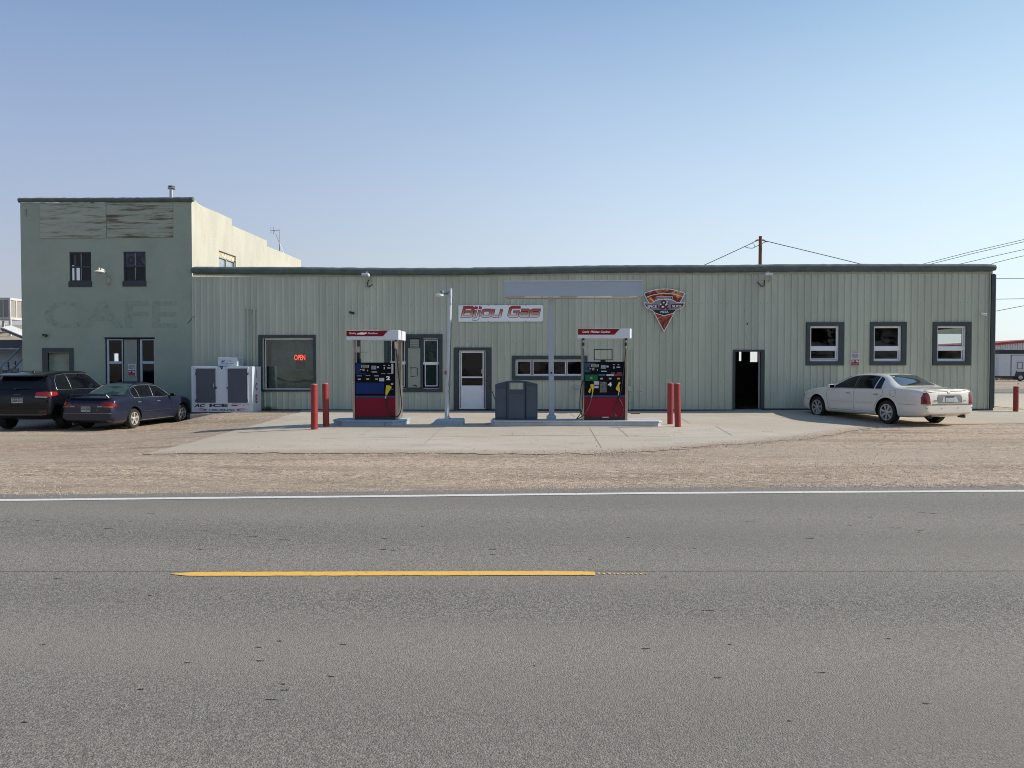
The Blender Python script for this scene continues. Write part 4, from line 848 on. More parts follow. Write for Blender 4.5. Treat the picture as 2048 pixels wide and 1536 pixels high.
for k,u in enumerate((1264,1271,1276,1279.5)):
    q = gp(u,828); 
    if k != 1: m.box(q.x,q.x+.10,q.y,q.y+.09,q.z,q.z+.05)
    else: m.box(q.x-.02,q.x+.07,q.y,q.y+.09,q.z,q.z+.05)
m.build
for k,(u,w_) in enumerate(((1268,.14),(1277,.09))):
    q = gp(u,828.5); mm = MB(); mm.box(q.x-w_/2*1.3,q.x+w_/2*1.3,q.y,q.y+.1,q.z,q.z+.055)
    single('brick', mm, M('old_brick',(.22,.12,.08),.9,var=.25,vs=12), ('longer' if k == 0 else 'shorter')+' loose brick lying on the concrete right of the red gas pump', 'brick', q, group='loose bricks on the slab', bevel=.006)
m = MB(); q = px(1495,662,WY); 
for u,v,r in ((1489.5,623.5,.012),(1496.5,644.5,.012),(1494.5,648,.03),(1706,788,.022),(1568,803,.02)): m.lathe(px(u,v,WY-.0), [(r,0),(r,.006)], axis=(0,-1,0), n=10)
single('wall_hole', m, M('hole_dark',(.02,.02,.018),.9), 'scattered dark bolt holes in the siding above the open doorway', 'holes', px(1495,648,WY))
m = MB(); m.prism([px(1492.5,676,WY-.02),px(1497,676,WY-.02),px(1495.5,671,WY-.02),px(1494,671,WY-.02)], (0,-.02,0)); single('bell_box', m, M('bell_pale',(.5,.5,.45),.5), 'small pale fitting on the siding just above the open doorway', 'fitting', px(1495,676,WY))
# ================================================================ pump islands
curb = M('island_paint', (.33,.40,.48), .65, var=.10, vs=3, bump=.15, bs=20, dirt=(.22,.22,.22), dirt_s=3.5, dirt_t=(.60,.72))
curb2 = M('island_paint_grey', (.48,.48,.49), .65, var=.10, vs=3, bump=.15, bs=20, dirt=(.16,.15,.14), dirt_s=3.5, dirt_t=(.62,.72))
def island(u0, u1, ya, yb, z0, z1, ch, mat_, label, lip=True):
    a = px(u0,720,ya).x; b = px(u1,720,ya).x
    def ol(d, zz): return [(a-d,ya+ch,zz),(a-d,yb-ch,zz),(a+ch-d,yb+d,zz),(b-ch+d,yb+d,zz),(b+d,yb-ch,zz),(b+d,ya+ch,zz),(b-ch+d,ya-d,zz),(a+ch-d,ya-d,zz)]
    m = MB(); m.prism(ol(0,z0), (0,0,z1-z0-.045))
    if lip: m.prism(ol(.018,z1-.045), (0,0,.045))
    return single('pump_island', m, mat_, label, 'island', ((a+b)/2,(ya+yb)/2,z0), group='raised concrete pump islands', bevel=.012)
island(660.5,806,20.15,21.40,-.12,.150,.30,curb,'blue grey raised island carrying the left gas pump')
island(982,1324.5,20.20,21.40,-.10,.150,.10,curb2,'long pale raised island carrying the bin, canopy post and right gas pump')
m = MB(); 
for u in (678,770): q = px(u,848,20.145); m.box(q.x-.006,q.x+.006,20.140,20.1495,-.03,.10)
single('island_joint', m, M('joint_dark',(.10,.11,.13),.8), 'thin vertical joints in the face of the left pump island', 'joint', px(678,856,20.15))
# lamp post and its block
LP = Thing('lamp_post', 'leaning white steel lamp post on its own grey block between the two pump islands', 'lamp post', (px(894,852,20.5).x,20.75,-.03))
m = MB(); xa = px(864.5,720,20.4).x; xb = px(924.5,720,20.4).x; m.prism([(xa,20.4,-.1),(xb,20.4,-.1),(xb,20.4,.16),(xa+.10,20.4,.16),(xa,20.4,.07)], (0,.75,0)); LP.part('base_block', m, curb, bevel=.03)
Yp = 20.75; p0 = px(893.3,842,Yp); p0.z = .15; p1 = px(900.8,577,Yp)
m = MB(); m.tube([p0,p0.lerp(p1,.5),p1],[.058,.054,.05],14); LP.part('pole', m, M('post_paint',(.50,.53,.57),.5,var=.08,vs=5), smooth=True, auto=50)
m = MB(); c = px(896.5,586,Yp); e = px(881,589,Yp-.1); m.tube([px(904,585,Yp),px(895,586,Yp),px(888,587.5,Yp-.05),e],.022,6); m.tube([px(898,583,Yp-.08),px(894,590,Yp-.08)],.03,6); LP.part('bracket_arm', m, M('dull_bracket',(.16,.18,.21),.5,metal=.3))
m = MB(); hq = px(878.5,590,Yp-.2); m.lathe(hq, [(.09,-.045),(.115,-.03),(.115,.01),(.07,.03),(.02,.035)], n=18); LP.part('lamp_head', m, M('lamp_head_white',(.6,.62,.62),.4), smooth=True, auto=40)
m = MB(); m.lathe(px(884,585,Yp-.15), [(.045,-.03),(.045,.03),(.03,.055),(.01,.06)], n=12); LP.part('photocell', m, M('teal_photocell',(.06,.20,.22),.3), smooth=True, auto=40)
m = MB(); m.tube([px(902,580,Yp),px(904,576.5,Yp),px(907,578,Yp)],.012,5); m.tube([px(904.5,590,Yp-.05),px(906,597,Yp-.05),px(904.5,603,Yp-.05),px(904.8,608,Yp-.03)],.014,5); m.tube([px(900,577.5,Yp),px(896,575.5,Yp)],.01,4)
m.tube([px(902.5,645,Yp-.02),px(900,760,Yp-.03),px(898.5,800,Yp-.02),px(897.5,832,Yp-.02),px(901,838,Yp-.03),px(908,843,Yp-.15)],.012,6)
LP.part('cable', m, M('cable_grey',(.12,.14,.17),.5))
m = MB(); m.bp(899,762,902.5,772,Yp-.1,Yp-.03); m.bp(898.5,780,902,786,Yp-.1,Yp-.03); LP.part('switch_box', m, M('switch_grey',(.3,.33,.37),.5))
m = MB(); m.bp(888.8,741.5,891.5,749.5,Yp-.12,Yp-.04); LP.part('red_button', m, M('button_red',(.3,.03,.03),.4), bevel=.01)
# canopy on one post
CN = Thing('canopy', 'flat grey-white canopy box held on a single square post over the long island', 'canopy', (px(1103,836,20.9).x,20.9,.15))
ca = px(1008.5,597,20.35); cb_ = px(1285,562.5,20.35); zb0 = px(1146,592,20.35).z; yb1 = 21.30; cpaint = M('canopy_paint',(.385,.435,.51),.5,var=.04,vs=1.2)
m = MB(); m.box(ca.x,cb_.x,20.35,20.38,zb0,cb_.z); m.box(ca.x,cb_.x,yb1-.03,yb1,zb0,cb_.z); m.box(ca.x,ca.x+.03,20.38,yb1-.03,zb0,cb_.z); m.box(cb_.x-.03,cb_.x,20.38,yb1-.03,zb0,cb_.z); m.box(ca.x+.03,cb_.x-.03,20.38,yb1-.03,cb_.z-.06,cb_.z-.03)
CN.part('fascia', m, cpaint)
m = MB(); m.box(ca.x-.008,cb_.x+.008,20.33,20.40,cb_.z+.0015,cb_.z+.03); m.box(cb_.x-.005,cb_.x+.012,20.335,20.349,zb0,cb_.z-.002); CN.part('edge_trim', m, M('canopy_trim',(.55,.57,.6),.4))
m = MB(); m.box(ca.x+.035,cb_.x-.035,20.385,yb1-.035,zb0+.03,zb0+.05,0); 
xx = ca.x+.08; k = 0
while xx < cb_.x-.5:
    m.box(xx,xx+.42,20.42,20.92,zb0+.012,zb0+.029,1 if k%3 else 2); xx += .47; k += 1
CN.part('soffit', m, [M('soffit_cream',(.55,.52,.45),.6), M('diffuser',(.72,.72,.68),.4), M('soffit_tan',(.40,.34,.28),.7)])
q0 = px(1103.4,834,20.9); q1 = px(1101.2,595,20.9); m = MB()
w_ = .072; 
m.add([(q0.x-w_,20.83,.17),(q0.x+w_,20.83,.17),(q0.x+w_,20.97,.17),(q0.x-w_,20.97,.17),(q1.x-w_,20.83,zb0+.10),(q1.x+w_,20.83,zb0+.10),(q1.x+w_,20.97,zb0+.10),(q1.x-w_,20.97,zb0+.10)],[(3,2,1,0),(4,5,6,7),(0,1,5,4),(1,2,6,5),(2,3,7,6),(3,0,4,7)])
CN.part('post', m, cpaint, bevel=.008)
m = MB(); m.box(q0.x-.14,q0.x+.12,20.80,21.02,.151,.24); m.box(q0.x-.10,q0.x+.08,20.815,21.0,.24,.27); CN.part('post_base', m, cpaint, bevel=.008)
m = MB(); m.lathe(px(1102.7,745.5,20.82), [(.026,0),(.026,.01)], axis=(0,-1,0), n=14); CN.part('plug', m, blackm)
# litter bin
BN = Thing('litter_bin', 'dark slate plastic service station bin with an open slot on the long island', 'bin', (px(1032,836,20.6).x,20.85,.15))
binm = M('bin_slate',(.040,.060,.088),.45,var=.06,vs=3); Yb = 20.5
def bpz(u, z): return (px(u,720,Yb).x, z)
z_ = lambda v: px(1032,v,Yb).z
for (u0,u1,t0,t1,dy) in ((990,1014,768.5,762.5,.05),(1050.5,1075,762.5,768.5,.05)):
    m = MB(); a = px(u0,720,Yb).x; b = px(u1,720,Yb).x; m.prism([(a,Yb+dy,.152),(b,Yb+dy,.152),(b,Yb+dy,z_(t1)),(a,Yb+dy,z_(t0))], (0,.62,0)); pnl = BN.part('side_section', m, binm, bevel=.012)
    m = MB(); m.box(a+.03,b-.03,Yb+dy-.008,Yb+dy-.001,.22,z_(t0)-.12); m.box(a,b,Yb+dy-.014,Yb+dy-.001,z_(774),z_(772.8)); BN.part('panel', m, M('bin_panel',(.055,.078,.11),.4), parent=pnl, bevel=.006)
m = MB(); a = px(1014.3,720,Yb).x; b = px(1050.2,720,Yb).x; zt = z_(762); o0 = z_(779.5); o1 = z_(765)
oa = px(1018,720,Yb).x; ob = px(1047,720,Yb).x
m.box(a,b,Yb,Yb+.70,.152,o0); m.box(a,oa,Yb,Yb+.70,o0,o1); m.box(ob,b,Yb,Yb+.70,o0,o1); m.prism([(a,Yb,o1),(b,Yb,o1),(b,Yb,zt-.01),((a+b)/2,Yb,zt+.02),(a,Yb,zt-.01)], (0,.70,0)); cs = BN.part('centre_section', m, binm, bevel=.006)
m = MB(); m.ring(oa,ob,o0,o1,.018,Yb-.012,Yb-.001); BN.part('slot_rim', m, M('bin_rim',(.16,.19,.22),.4), parent=cs)
m = MB(); m.box(a+.04,b-.04,Yb-.012,Yb-.001,.20,z_(787)); BN.part('door_panel', m, MC['bin_panel'], parent=cs, bevel=.008)
m = MB(); m.tube([px(984,782,21.2),px(990.5,800,21.1)],.012,5); single('squeegee_handle', m, blackm, 'black squeegee handle leaning at the left side of the litter bin', 'squeegee', px(990,800,21.1))
# bollards
bolm = M('bollard_red',(.27,.022,.022),.55,var=.12,vs=4,bump=.25,bs=14,dirt=(.42,.085,.07),dirt_s=4,dirt_t=(.60,.75))
capm = M('bollard_cap',(.42,.17,.14),.8)
def bollard(u, vb, vt, r, label, lean=0, stain=False):
    q = gp(u, vb); z1 = px(u, vt, q.y).z; T = Thing('bollard', label, 'bollard', q, group='red steel bollards')
    m = MB(); P = []
    for k in range(9):
        t = k/8; P.append((q.x+lean*t+random.uniform(-.002,.002), q.y, q.z-.05+(z1-q.z+.05)*t))
    m.tube(P, [r*random.uniform(.985,1.01) for _ in P], 20); b_ = T.part('post', m, bolm, smooth=True, auto=50)
    m = MB(); m.lathe((q.x+lean,q.y,z1), [(r*.96,.001),(r*.85,.02),(r*.4,.03),(.01,.033)], n=20); T.part('cap', m, capm, smooth=True)
    if stain:
        m = MB()
        for _ in range(26):
            a_ = random.uniform(-2.6,-.4); zz = q.z+random.uniform(.1,.95); s_ = random.uniform(.008,.02); c_ = Vector((q.x+math.cos(a_)*r*1.01, q.y+math.sin(a_)*r*1.01, zz)); t_ = Vector((-math.sin(a_),math.cos(a_),0))
            m.quad(c_-t_*s_, c_+t_*s_*.6+Vector((0,0,-s_)), c_+t_*s_+Vector((0,0,s_*.7)), c_-t_*s_*.5+Vector((0,0,s_*1.5)))
        T.part('chipped_paint', m, M('dark_chips',(.05,.02,.02),.8))
bollard(628.8,859.5,770,.084,'taller front bollard of the red pair left of the left pump')
bollard(652.5,853.5,768.5,.083,'rear bollard of the red pair, touching the left island corner', lean=-.02)
bollard(1340.3,849,767.5,.080,'rear bollard of the red pair past the right end of the long island')
bollard(1355.8,854.5,768.5,.083,'front bollard of the red pair past the right end of the long island', lean=-.03)
bollard(2031.3,823.5,774,.082,'lone chipped red bollard beyond the right corner of the store', stain=True)
# ================================================================ gas pumps
pump_blk = M('pump_black',(.004,.005,.009),.5,var=.05,spec=.12); pump_blue = M('pump_blue',(.006,.028,.145),.45,var=.05,spec=.2)
pump_red = M('pump_red',(.23,.011,.027),.5,var=.06,spec=.2); band = M('pump_band',(.03,.045,.15),.35); topw = M('topper_white',(.66,.68,.72),.35,var=.03); topr = M('topper_red',(.24,.008,.014),.5,var=.04,spec=.2)
lcd = M('lcd_grey',(.22,.21,.17),.3); stk = M('sticker_white',(.5,.48,.52),.4); stk2 = M('sticker_grey',(.28,.29,.31),.4,var=.3,vs=30); yel = M('nozzle_yellow',(.62,.50,.03),.4,var=.08,vs=9); grn = M('pump_green',(.005,.12,.05),.5,spec=.2); brn = M('keypad_tan',(.30,.27,.20),.5)
def pump(num, L, Rr, top, lbl, second):
    """L, Rr: left and right edges of the front panel in photo columns; top: topper rectangle"""
    Y0 = 20.45; Y1 = 21.10
    T = Thing('gas_pump', lbl, 'gas pump', (px((L+Rr)/2,836,Y0).x, (Y0+Y1)/2, .15), group='gas pumps on the islands')
    X = lambda u: px(u,720,Y0).x; Z = lambda v: px(1024,v,Y0).z
    dv = 0 if not second else -1.5
    def bx(m, u0,v0,u1,v1, f, bk=None, mi=0): m.box(X(u0),X(u1),Y0-f,Y0 if bk is None else bk,Z(v1),Z(v0),mi)
    m = MB(); m.box(X(L),X(Rr),Y0,Y1,.153,Z(726+dv)-.0); T.part('cabinet', m, M('cabinet_dark',(.03,.03,.04),.5))
    m = MB(); bx(m,L,796+dv,Rr,833.5,.012); T.part('lower_panel', m, pump_red, bevel=.004)
    m = MB(); bx(m,L+1,834,Rr-1,836,.006); T.part('kick_plate', m, blackm)
    m = MB(); bx(m,L,792+dv,Rr+.3,795.6+dv,.03); T.part('band', m, band)
    m = MB(); bx(m,L,725+dv,Rr,791.5+dv,.02); up = T.part('upper_panel', m, pump_blk, bevel=.003)
    def st(nm, mat_, *rects, f=.024, **k):
        for r_ in rects:
            m = MB(); bx(m, L+r_[0],r_[1]+dv,L+r_[2],r_[3]+dv, f, Y0-.0205); o = T.part(nm, m, mat_, parent=up, **k)
        return o
    W = Rr-L
    st('reader_panel', pump_blue, (1,727,22,749)) if not second else st('reader_panel', M('reader_blue',(.02,.06,.15),.4), (1,727,22,746))
    st('reader_panel_dark', pump_blk, (12,729.5,33,746), f=.027)
    st('card_slot', blackm, (4.5,734.5,10,742), f=.030)
    st('display', lcd, (15.5,729.8,27,736), f=.030); st('keypad', brn, (15,737.5,20,742), f=.030); st('button_label', stk, (13.2,730,14.6,735.5),(25,739.5,26.6,742.5),(10.5,738.2,13.5,739.8),(27.2,730,28.4,735.5), f=.031)
    st('price_display', stk2, (33,731.5,42.5,739), f=.026); st('lane_label', stk, (33.5,743,44.5,745),(44,732.8,48.3,736.2), f=.028)
    st('screen_panel', M('screen_black',(.004,.004,.008),.5,spec=.1), (49.5,727,79,747.5), f=.023)
    st('total_label', stk, (57,730.2,61,731.5),(66.5,730.2,69.6,731.8),(64.5,734.8,71.5,737),(58,734,60,738.5),(53,747,61,747.9),(65,747,75,747.9), f=.026)
    if not second:
        st('side_sticker', stk, (73,727.5,77,747), f=.027); st('grade_label', stk, (4,751.5,14,752.4),(21.5,751,30.5,751.8),(39,751,47.5,752.6), f=.026)
        st('grade_button', stk, (6,757.3,11.5,760), f=.03); st('grade_button', M('button_yellow',(.5,.45,.12),.4), (23,757,28.5,760),(40.5,757,46,760), f=.03)
        st('notice_sticker', stk, (48.5,756,58.5,762.8), f=.027); st('blue_panel', pump_blue, (1.5,765.5,58,788), f=.026, bevel=.003)
        st('nozzle_sticker', stk, (72,766.5,76.5,770),(71.5,778.5,77,779), f=.026)
        m = MB(); m.text(num, X(L+62.5),X(L+70.5),Z(760.2),Z(752.3),Y0-.021,bold=.05); T.part('pump_number', m, whitelet, parent=up)
    else:
        st('green_panel', grn, (1.5,750.5,26.5,763), f=.026, bevel=.003); st('green_button', M('button_orange',(.4,.25,.06),.4), (12,755,16,759), f=.03)
        st('grade_label', M('grade_blue',(.05,.12,.25),.4), (28,750,42,752.6)); st('grade_label', stk, (44,749.8,59,753.2)); st('grade_label', M('grade_red',(.28,.01,.03),.4), (59.5,750,76,753.2))
        st('grade_button', stk, (32,757,37,760.2),(49,757,54,760), f=.03); st('grade_button', yel, (65.5,757,71,760), f=.03)
        st('notice_sticker', stk, (19,763.8,29.5,770.8),(19.5,772.8,28.5,777.6), f=.027); st('dark_sticker', M('grey_picture',(.14,.12,.12),.5,var=.8,vs=25), (31,765,44.5,786), f=.026)
        m = MB(); m.text(num, X(L+47),X(L+54.8),Z(772.5),Z(764.5),Y0-.021,bold=.05); T.part('pump_number', m, whitelet, parent=up)
    # stainless side columns carrying the topper
    tz = Z(top[3]-1.5)
    for a,b in (((L-4.5,L-.3),) if True else ())+((Rr+.4,Rr+5.5),):
        m = MB(); m.box(X(a),X(b),Y0-.03,Y0+.10,.152,tz); m.box(X(a),X(b),Y1-.12,Y1,.152,tz); m.box(X(a)+.003,X(b)-.003,Y0+.10,Y1-.12,.152,Z(726)-.0)
        T.part('side_column', m, steel, bevel=.006)
    if not second:
        m = MB(); m.box(X(L+.2),X(L+6),Y0+.2,Y0+.3,Z(726),tz,0); m.box(X(L),X(L+6.5),Y0+.16,Y0+.195,Z(704.5),Z(692.5),1); m.box(X(L+.6),X(L+5),Y0+.14,Y0+.2,Z(725),Z(705),2); m.box(X(L+4),X(L+7.4),Y0+.14,Y0+.3,Z(726),Z(717),2)
        T.part('inner_duct', m, [M('duct_brown',(.10,.09,.075),.6), stk, blackm])
    # topper
    tu0,tv0,tu1,tv1,side = top; a = X(tu0); b = X(tu1); z0 = Z(tv1); z1 = Z(tv0); ch = .05
    m = MB(); ya = Y0-.10; yb = Y1+.10
    m.prism([(a,ya,z0),(b-ch,ya,z0),(b,ya+ch,z0),(b,yb-ch,z0),(b-ch,yb,z0),(a,yb,z0)][::-1], (0,0,z1-z0)); tp_ = T.part('topper', m, topw, bevel=.008)
    m = MB(); w_ = b-a; zf = z0+(z1-z0)*.38; zt2 = z1-(z1-z0)*.02
    m.prism([(a+.004,ya-.001,zf),(a+w_*.68,ya-.001,zf),(a+w_*.78,ya-.001,zt2),(a+.004,ya-.001,zt2)], (0,-.003,0)); T.part('red_flash', m, topr, parent=tp_)
    m = MB(); zc0 = z0+(z1-z0)*.57; zc1 = z0+(z1-z0)*.80
    if not second:
        m.text('Quality', a+w_*.055,a+w_*.19,zc0,zc1,ya-.0045,bold=.015); m.text('Gasolines', a+w_*.405,a+w_*.58,zc0+.012,zc1,ya-.0045,bold=.015)
        m.prism([(a+w_*p,ya-.005,z0+(z1-z0)*q) for p,q in [(.195,.60),(.215,.72),(.30,.82),(.33,.76),(.375,.80),(.39,.70),(.35,.60),(.31,.56),(.21,.58)]], (0,-.002,0))
    else:
        m.text('Quality', a+w_*.085,a+w_*.215,zc0-.01,zc1,ya-.0045,shear=.3,bold=.015); m.text('PROclean', a+w_*.235,a+w_*.40,zc0,zc1,ya-.0045,shear=.3,bold=.03); m.text('Gasolines', a+w_*.425,a+w_*.60,zc0,zc1,ya-.0045,shear=.3,bold=.015)
    T.part('topper_lettering', m, whitelet, parent=tp_)
    Yh = Y0-.07
    H_ = lambda pts, Y=Yh: [Vector((X(u), Y if len(p)<3 else p[2], Z(v))) for p in pts for u,v in [p[:2]]]
    def hose(pts, r=.013, mat_=rubber, nm='hose'):
        P = H_(pts); Q = []
        for i in range(len(P)-1):
            p0_ = P[max(0,i-1)]; p1_ = P[i]; p2_ = P[i+1]; p3_ = P[min(len(P)-1,i+2)]
            for k in range(6):
                t = k/6; Q.append(.5*((2*p1_)+(p2_-p0_)*t+(2*p0_-5*p1_+4*p2_-p3_)*t*t+(-p0_+3*p1_-3*p2_+p3_)*t**3))
        Q.append(P[-1]); m = MB(); m.tube(Q, r, 7); return T.part(nm, m, mat_, smooth=True)
    def nozzle(pts, extra=None):
        m = MB(); m.prism([Vector((X(u),Yh-.035,Z(v))) for u,v in pts], (0,.06,0))
        if extra: m.prism([Vector((X(u),Yh-.03,Z(v))) for u,v in extra], (0,.05,0))
        return T.part('nozzle', m, yel, bevel=.012)
    if not second:
        hose([(L+81.5,681),(L+82,690),(L+84,706),(L+87,740),(L+91,775),(L+93.5,808),(L+91,826),(L+84,834),(L+74,831),(L+66,820),(L+62.5,806),(L+62,797)], .014)
        nz = nozzle([(L+63.5,770.5),(L+70,770.8),(L+74.5,774),(L+73.5,777),(L+71,780),(L+68.5,784),(L+64.5,791.5),(L+62,790.5),(L+62,785)])
        m = MB(); m.tube(H_([(L+62.3,792),(L+61.7,797)]),.02,6); T.part('hose_coupling', m, M('coupling',(.55,.55,.6),.3,metal=.5))
        m = MB(); m.tube(H_([(L+81.6,679),(L+82,683)],Y0),.035,6,mi=1); m.tube(H_([(L+81.6,683,Yh),(L+82.2,697,Yh)]),.028,8,mi=0); T.part('swivel_joint', m, [M('brass_joint',(.40,.32,.22),.35,metal=.5), blackm])
    else:
        m = MB(); z0f = Z(720.5); m.ring(X(L+19.5),X(L+57),z0f,Z(698),.022,Y0+.1,Y0+.13); m.box(X(L+33),X(L+43),Y0+.08,Y0+.15,Z(724),z0f); T.part('sign_holder', m, blackm)
        for u in (L-2.6, L+82.7):
            m = MB(); m.tube(H_([(u,677),(u,681)]),.035,6,mi=0); m.tube(H_([(u,681),(u,685.5)]),.018,6,mi=1); m.tube(H_([(u,685.5),(u,692)]),.033,8,mi=0); m.tube(H_([(u,692),(u,697)]),.02,6,mi=1); T.part('swivel_joint', m, [blackm, M('silver_joint',(.5,.5,.5),.3,metal=.6)])
        hose([(L-2.6,697),(L-1.8,715),(L-1.6,740),(L-2.2,760)], .020, M('teal_hose',(.05,.12,.14),.4))
        hose([(L-2.2,758),(L-7,775),(L-9,800),(L-9,816),(L-6,826),(L-3,832,21.0)], .013)
        hose([(L+14,795),(L+12,805),(L+6,818),(L-1,829),(L-10,835),(L-16,837.5)], .014, M('worn_hose',(.10,.095,.09),.5))
        hose([(L-2,760),(L-3.5,800),(L-4.5,818),(L-10,830),(L-16,837)], .012)
        hose([(L+82.7,697),(L+80.5,720),(L+77,750),(L+74,775),(L+71,790),(L+68,800),(L+62,812),(L+59,822),(L+63,831),(L+69,833),(L+75,829),(L+77.5,820),(L+75,808),(L+69,796),(L+68,789)], .011)
        nozzle([(L+11,769),(L+15,767.5),(L+18.5,768.5),(L+18.5,776),(L+16.5,788),(L+15,788),(L+14.8,777),(L+13,776)], [(L+11,775),(L+13.5,776.5),(L+11,786),(L+7,783)])
        nozzle([(L+67.5,764.5),(L+70.5,763),(L+71.5,766),(L+69,770),(L+69.5,776),(L+70,784),(L+67.5,782),(L+62.5,778.5),(L+63,774.5),(L+65.5,770)])
        m = MB(); m.tube(H_([(L+15.5,788),(L+14.5,795)]),.014,6); m.tube(H_([(L+68.4,783),(L+68,790)]),.018,6); T.part('hose_coupling', m, M('coupling',(.55,.55,.6),.3,metal=.5))
        m = MB(); m.box(X(L+36),X(L+49),Y0-.02,Y0-.0125,Z(835),Z(833)); T.part('maker_plate', m, stk)
pump('2', 710, 790.5, (694.7,660.8,802,679.5,0), 'gas pump numbered 2 with one yellow nozzle and a blank blue panel', False)
pump('4', 1168.7, 1249.8, (1155.3,658.2,1262.5,677.2,0), 'gas pump numbered 4 with two yellow nozzles, green panel and black sign holder', True)
# ================================================================ cars (local axes: x forward from the rear axle, y left, z up)
def lerp(a, b, t): return a+(b-a)*t
cglass = M('car_glass', (.004,.005,.007), .03, var=.02, spec=.4)
def paint(name, col, rough=.22, dirt=None, coat=.8, spec=.5): return M(name, col, rough, var=.03, vs=3, coat=coat, spec=spec, dirt=dirt, dirt_s=1.5, dirt_t=(.55,.8))
seam_m = M('panel_gap', (.02,.02,.02), .8)
def car(name, label, loc, ang, sp):
    T = Thing(name, label, 'car', loc, rz=ang, local=True)
    top, belt, wid, bot = sp['top'], sp['belt'], sp['wid'], sp['bot']
    f = lambda c, x: float(np.interp(x, [p[0] for p in c], [p[1] for p in c]))
    X = sorted(set([p[0] for p in top]+[p[0] for p in wid]+list(np.arange(top[0][0], top[-1][0], .34))))
    X = sorted([x for i, x in enumerate(X) if i == 0 or x-X[i-1] > .03]+[X[0]+.012, X[-1]-.012])
    m = MB(); rings = []
    for x in X:
        zb, zt, zs, w = f(bot,x), f(top,x), min(f(belt,x), f(top,x)-.02), f(wid,x); Wr = sp['roof']; t = max(0,min(1,(zt-zs-.10)/.34)); hb = zs-zb; dh = zt-zs
        t = t*t*(3-2*t)
        half = [(0,zb),(.70*w,zb),(.93*w,zb+.02),(.985*w,zb+.10),(w,zb+.48*hb),(.992*w,zb+.80*hb),(.965*w,zs-.012),(lerp(.93*w,.925*w,t),zs+lerp(.35*dh,.025,t)),
                (lerp(.85*w,(.92*w+Wr)/2+.012,t),zs+lerp(.65*dh,.52*dh,t)),(lerp(.72*w,Wr,t),zt-lerp(.16*dh,.060,t)),(lerp(.45*w,.80*Wr,t),zt-lerp(.04*dh,.014,t)),(0,zt)]
        ring = [(x,y,z) for y,z in half]+[(x,-y,z) for y,z in half[-2:0:-1]]; rings.append(ring)
    n = len(rings[0]); vs = [v for r in rings for v in r]; fs = []
    for i in range(len(rings)-1):
        for k in range(n): fs.append((i*n+k,(i+1)*n+k,(i+1)*n+(k+1)%n,i*n+(k+1)%n))
    fs.append(tuple(range(n))); fs.append(tuple((len(rings)-1)*n+k for k in range(n-1,-1,-1)))
    m.add(vs, fs); body = m.build('body', [sp['paint']], T.o, smooth=True)
    bmn = bmesh.new(); bmn.from_mesh(body.data); bmesh.ops.recalc_face_normals(bmn, faces=bmn.faces); bmn.to_mesh(body.data); bmn.free()
    ss = body.modifiers.new('s','SUBSURF'); ss.levels = 2; ss.render_levels = 2
    cut = MB(); wr = sp['tyre']; 
    for xx in (0, sp['wb']):
        for s in (-1,1):
            cut.lathe((xx, s*.52, wr+.01), [(wr*1.19,0),(wr*1.19,.6)], axis=(0,s,0), n=40)
    co_ = cut.build('cutter', [blackm], T.o); b2 = bmesh.new(); b2.from_mesh(co_.data); bmesh.ops.recalc_face_normals(b2, faces=b2.faces); b2.to_mesh(co_.data); b2.free()
    bo = body.modifiers.new('b','BOOLEAN'); bo.operation = 'DIFFERENCE'; bo.object = co_; bo.solver = 'EXACT'
    try: bo.material_mode = 'TRANSFER'
    except Exception: pass
    # surface used for the glass and trim is the one before the wheel arches are cut
    bo.show_viewport = False
    dg = bpy.context.evaluated_depsgraph_get(); me0 = bpy.data.meshes.new_from_object(body.evaluated_get(dg))
    bvh = BVHTree.FromPolygons([v.co.copy() for v in me0.vertices], [tuple(p.vertices) for p in me0.polygons])
    bo.show_viewport = True; dg = bpy.context.evaluated_depsgraph_get(); dg.update(); me = bpy.data.meshes.new_from_object(body.evaluated_get(dg), depsgraph=dg)
    body.modifiers.clear(); body.data = me; bpy.data.objects.remove(co_)
    me.polygons.foreach_set('use_smooth', [True]*len(me.polygons)); me.set_sharp_from_angle(angle=R(38))
    def cast(kind, a, b):
        if kind == 'L': o, d = Vector((a,3,b)), Vector((0,-1,0))
        elif kind == 'R': o, d = Vector((a,-3,b)), Vector((0,1,0))
        elif kind == 'B': o, d = Vector((-4,a,b)), Vector((1,0,0))
        elif kind == 'F': o, d = Vector((8,a,b)), Vector((-1,0,0))
        else: o, d = Vector((a,b,4)), Vector((0,0,-1))
        h = bvh.ray_cast(o, d)
        if h[0] is None: return None, None
        nn = h[1]; nn = -nn if nn.dot(d) > 0 else nn
        return h[0], nn
    def patch(nm, kind, poly, mat_, off=.006, res=.05, parent=None, label=None):
        P = [Vector(p) for p in poly]; B = []
        for i in range(len(P)):
            a, b = P[i], P[(i+1)%len(P)]; k = max(1,int((b-a).length/res)); B += [a.lerp(b,q/k) for q in range(k)]
        V = list(B); x0,x1 = min(p.x for p in P),max(p.x for p in P); y0,y1 = min(p.y for p in P),max(p.y for p in P)
        yy = y0+res*.6
        while yy < y1:
            xx = x0+res*.6
            while xx < x1: V.append(Vector((xx,yy))); xx += res
            yy += res
        V = B+[p for p in V[len(B):] if min((p-b).length for b in B) > res*.3]
        r = delaunay_2d_cdt(V, [(i,(i+1)%len(B)) for i in range(len(B))], [], 1, 1e-5)
        vs = []; ok = []
        for p in r[0]:
            h, nn = cast(kind, p.x, p.y); ok.append(h is not None); vs.append(h+nn*off if h is not None else Vector((0,0,0)))
        fs = [tuple(q) for q in r[2] if all(ok[i] for i in q)]
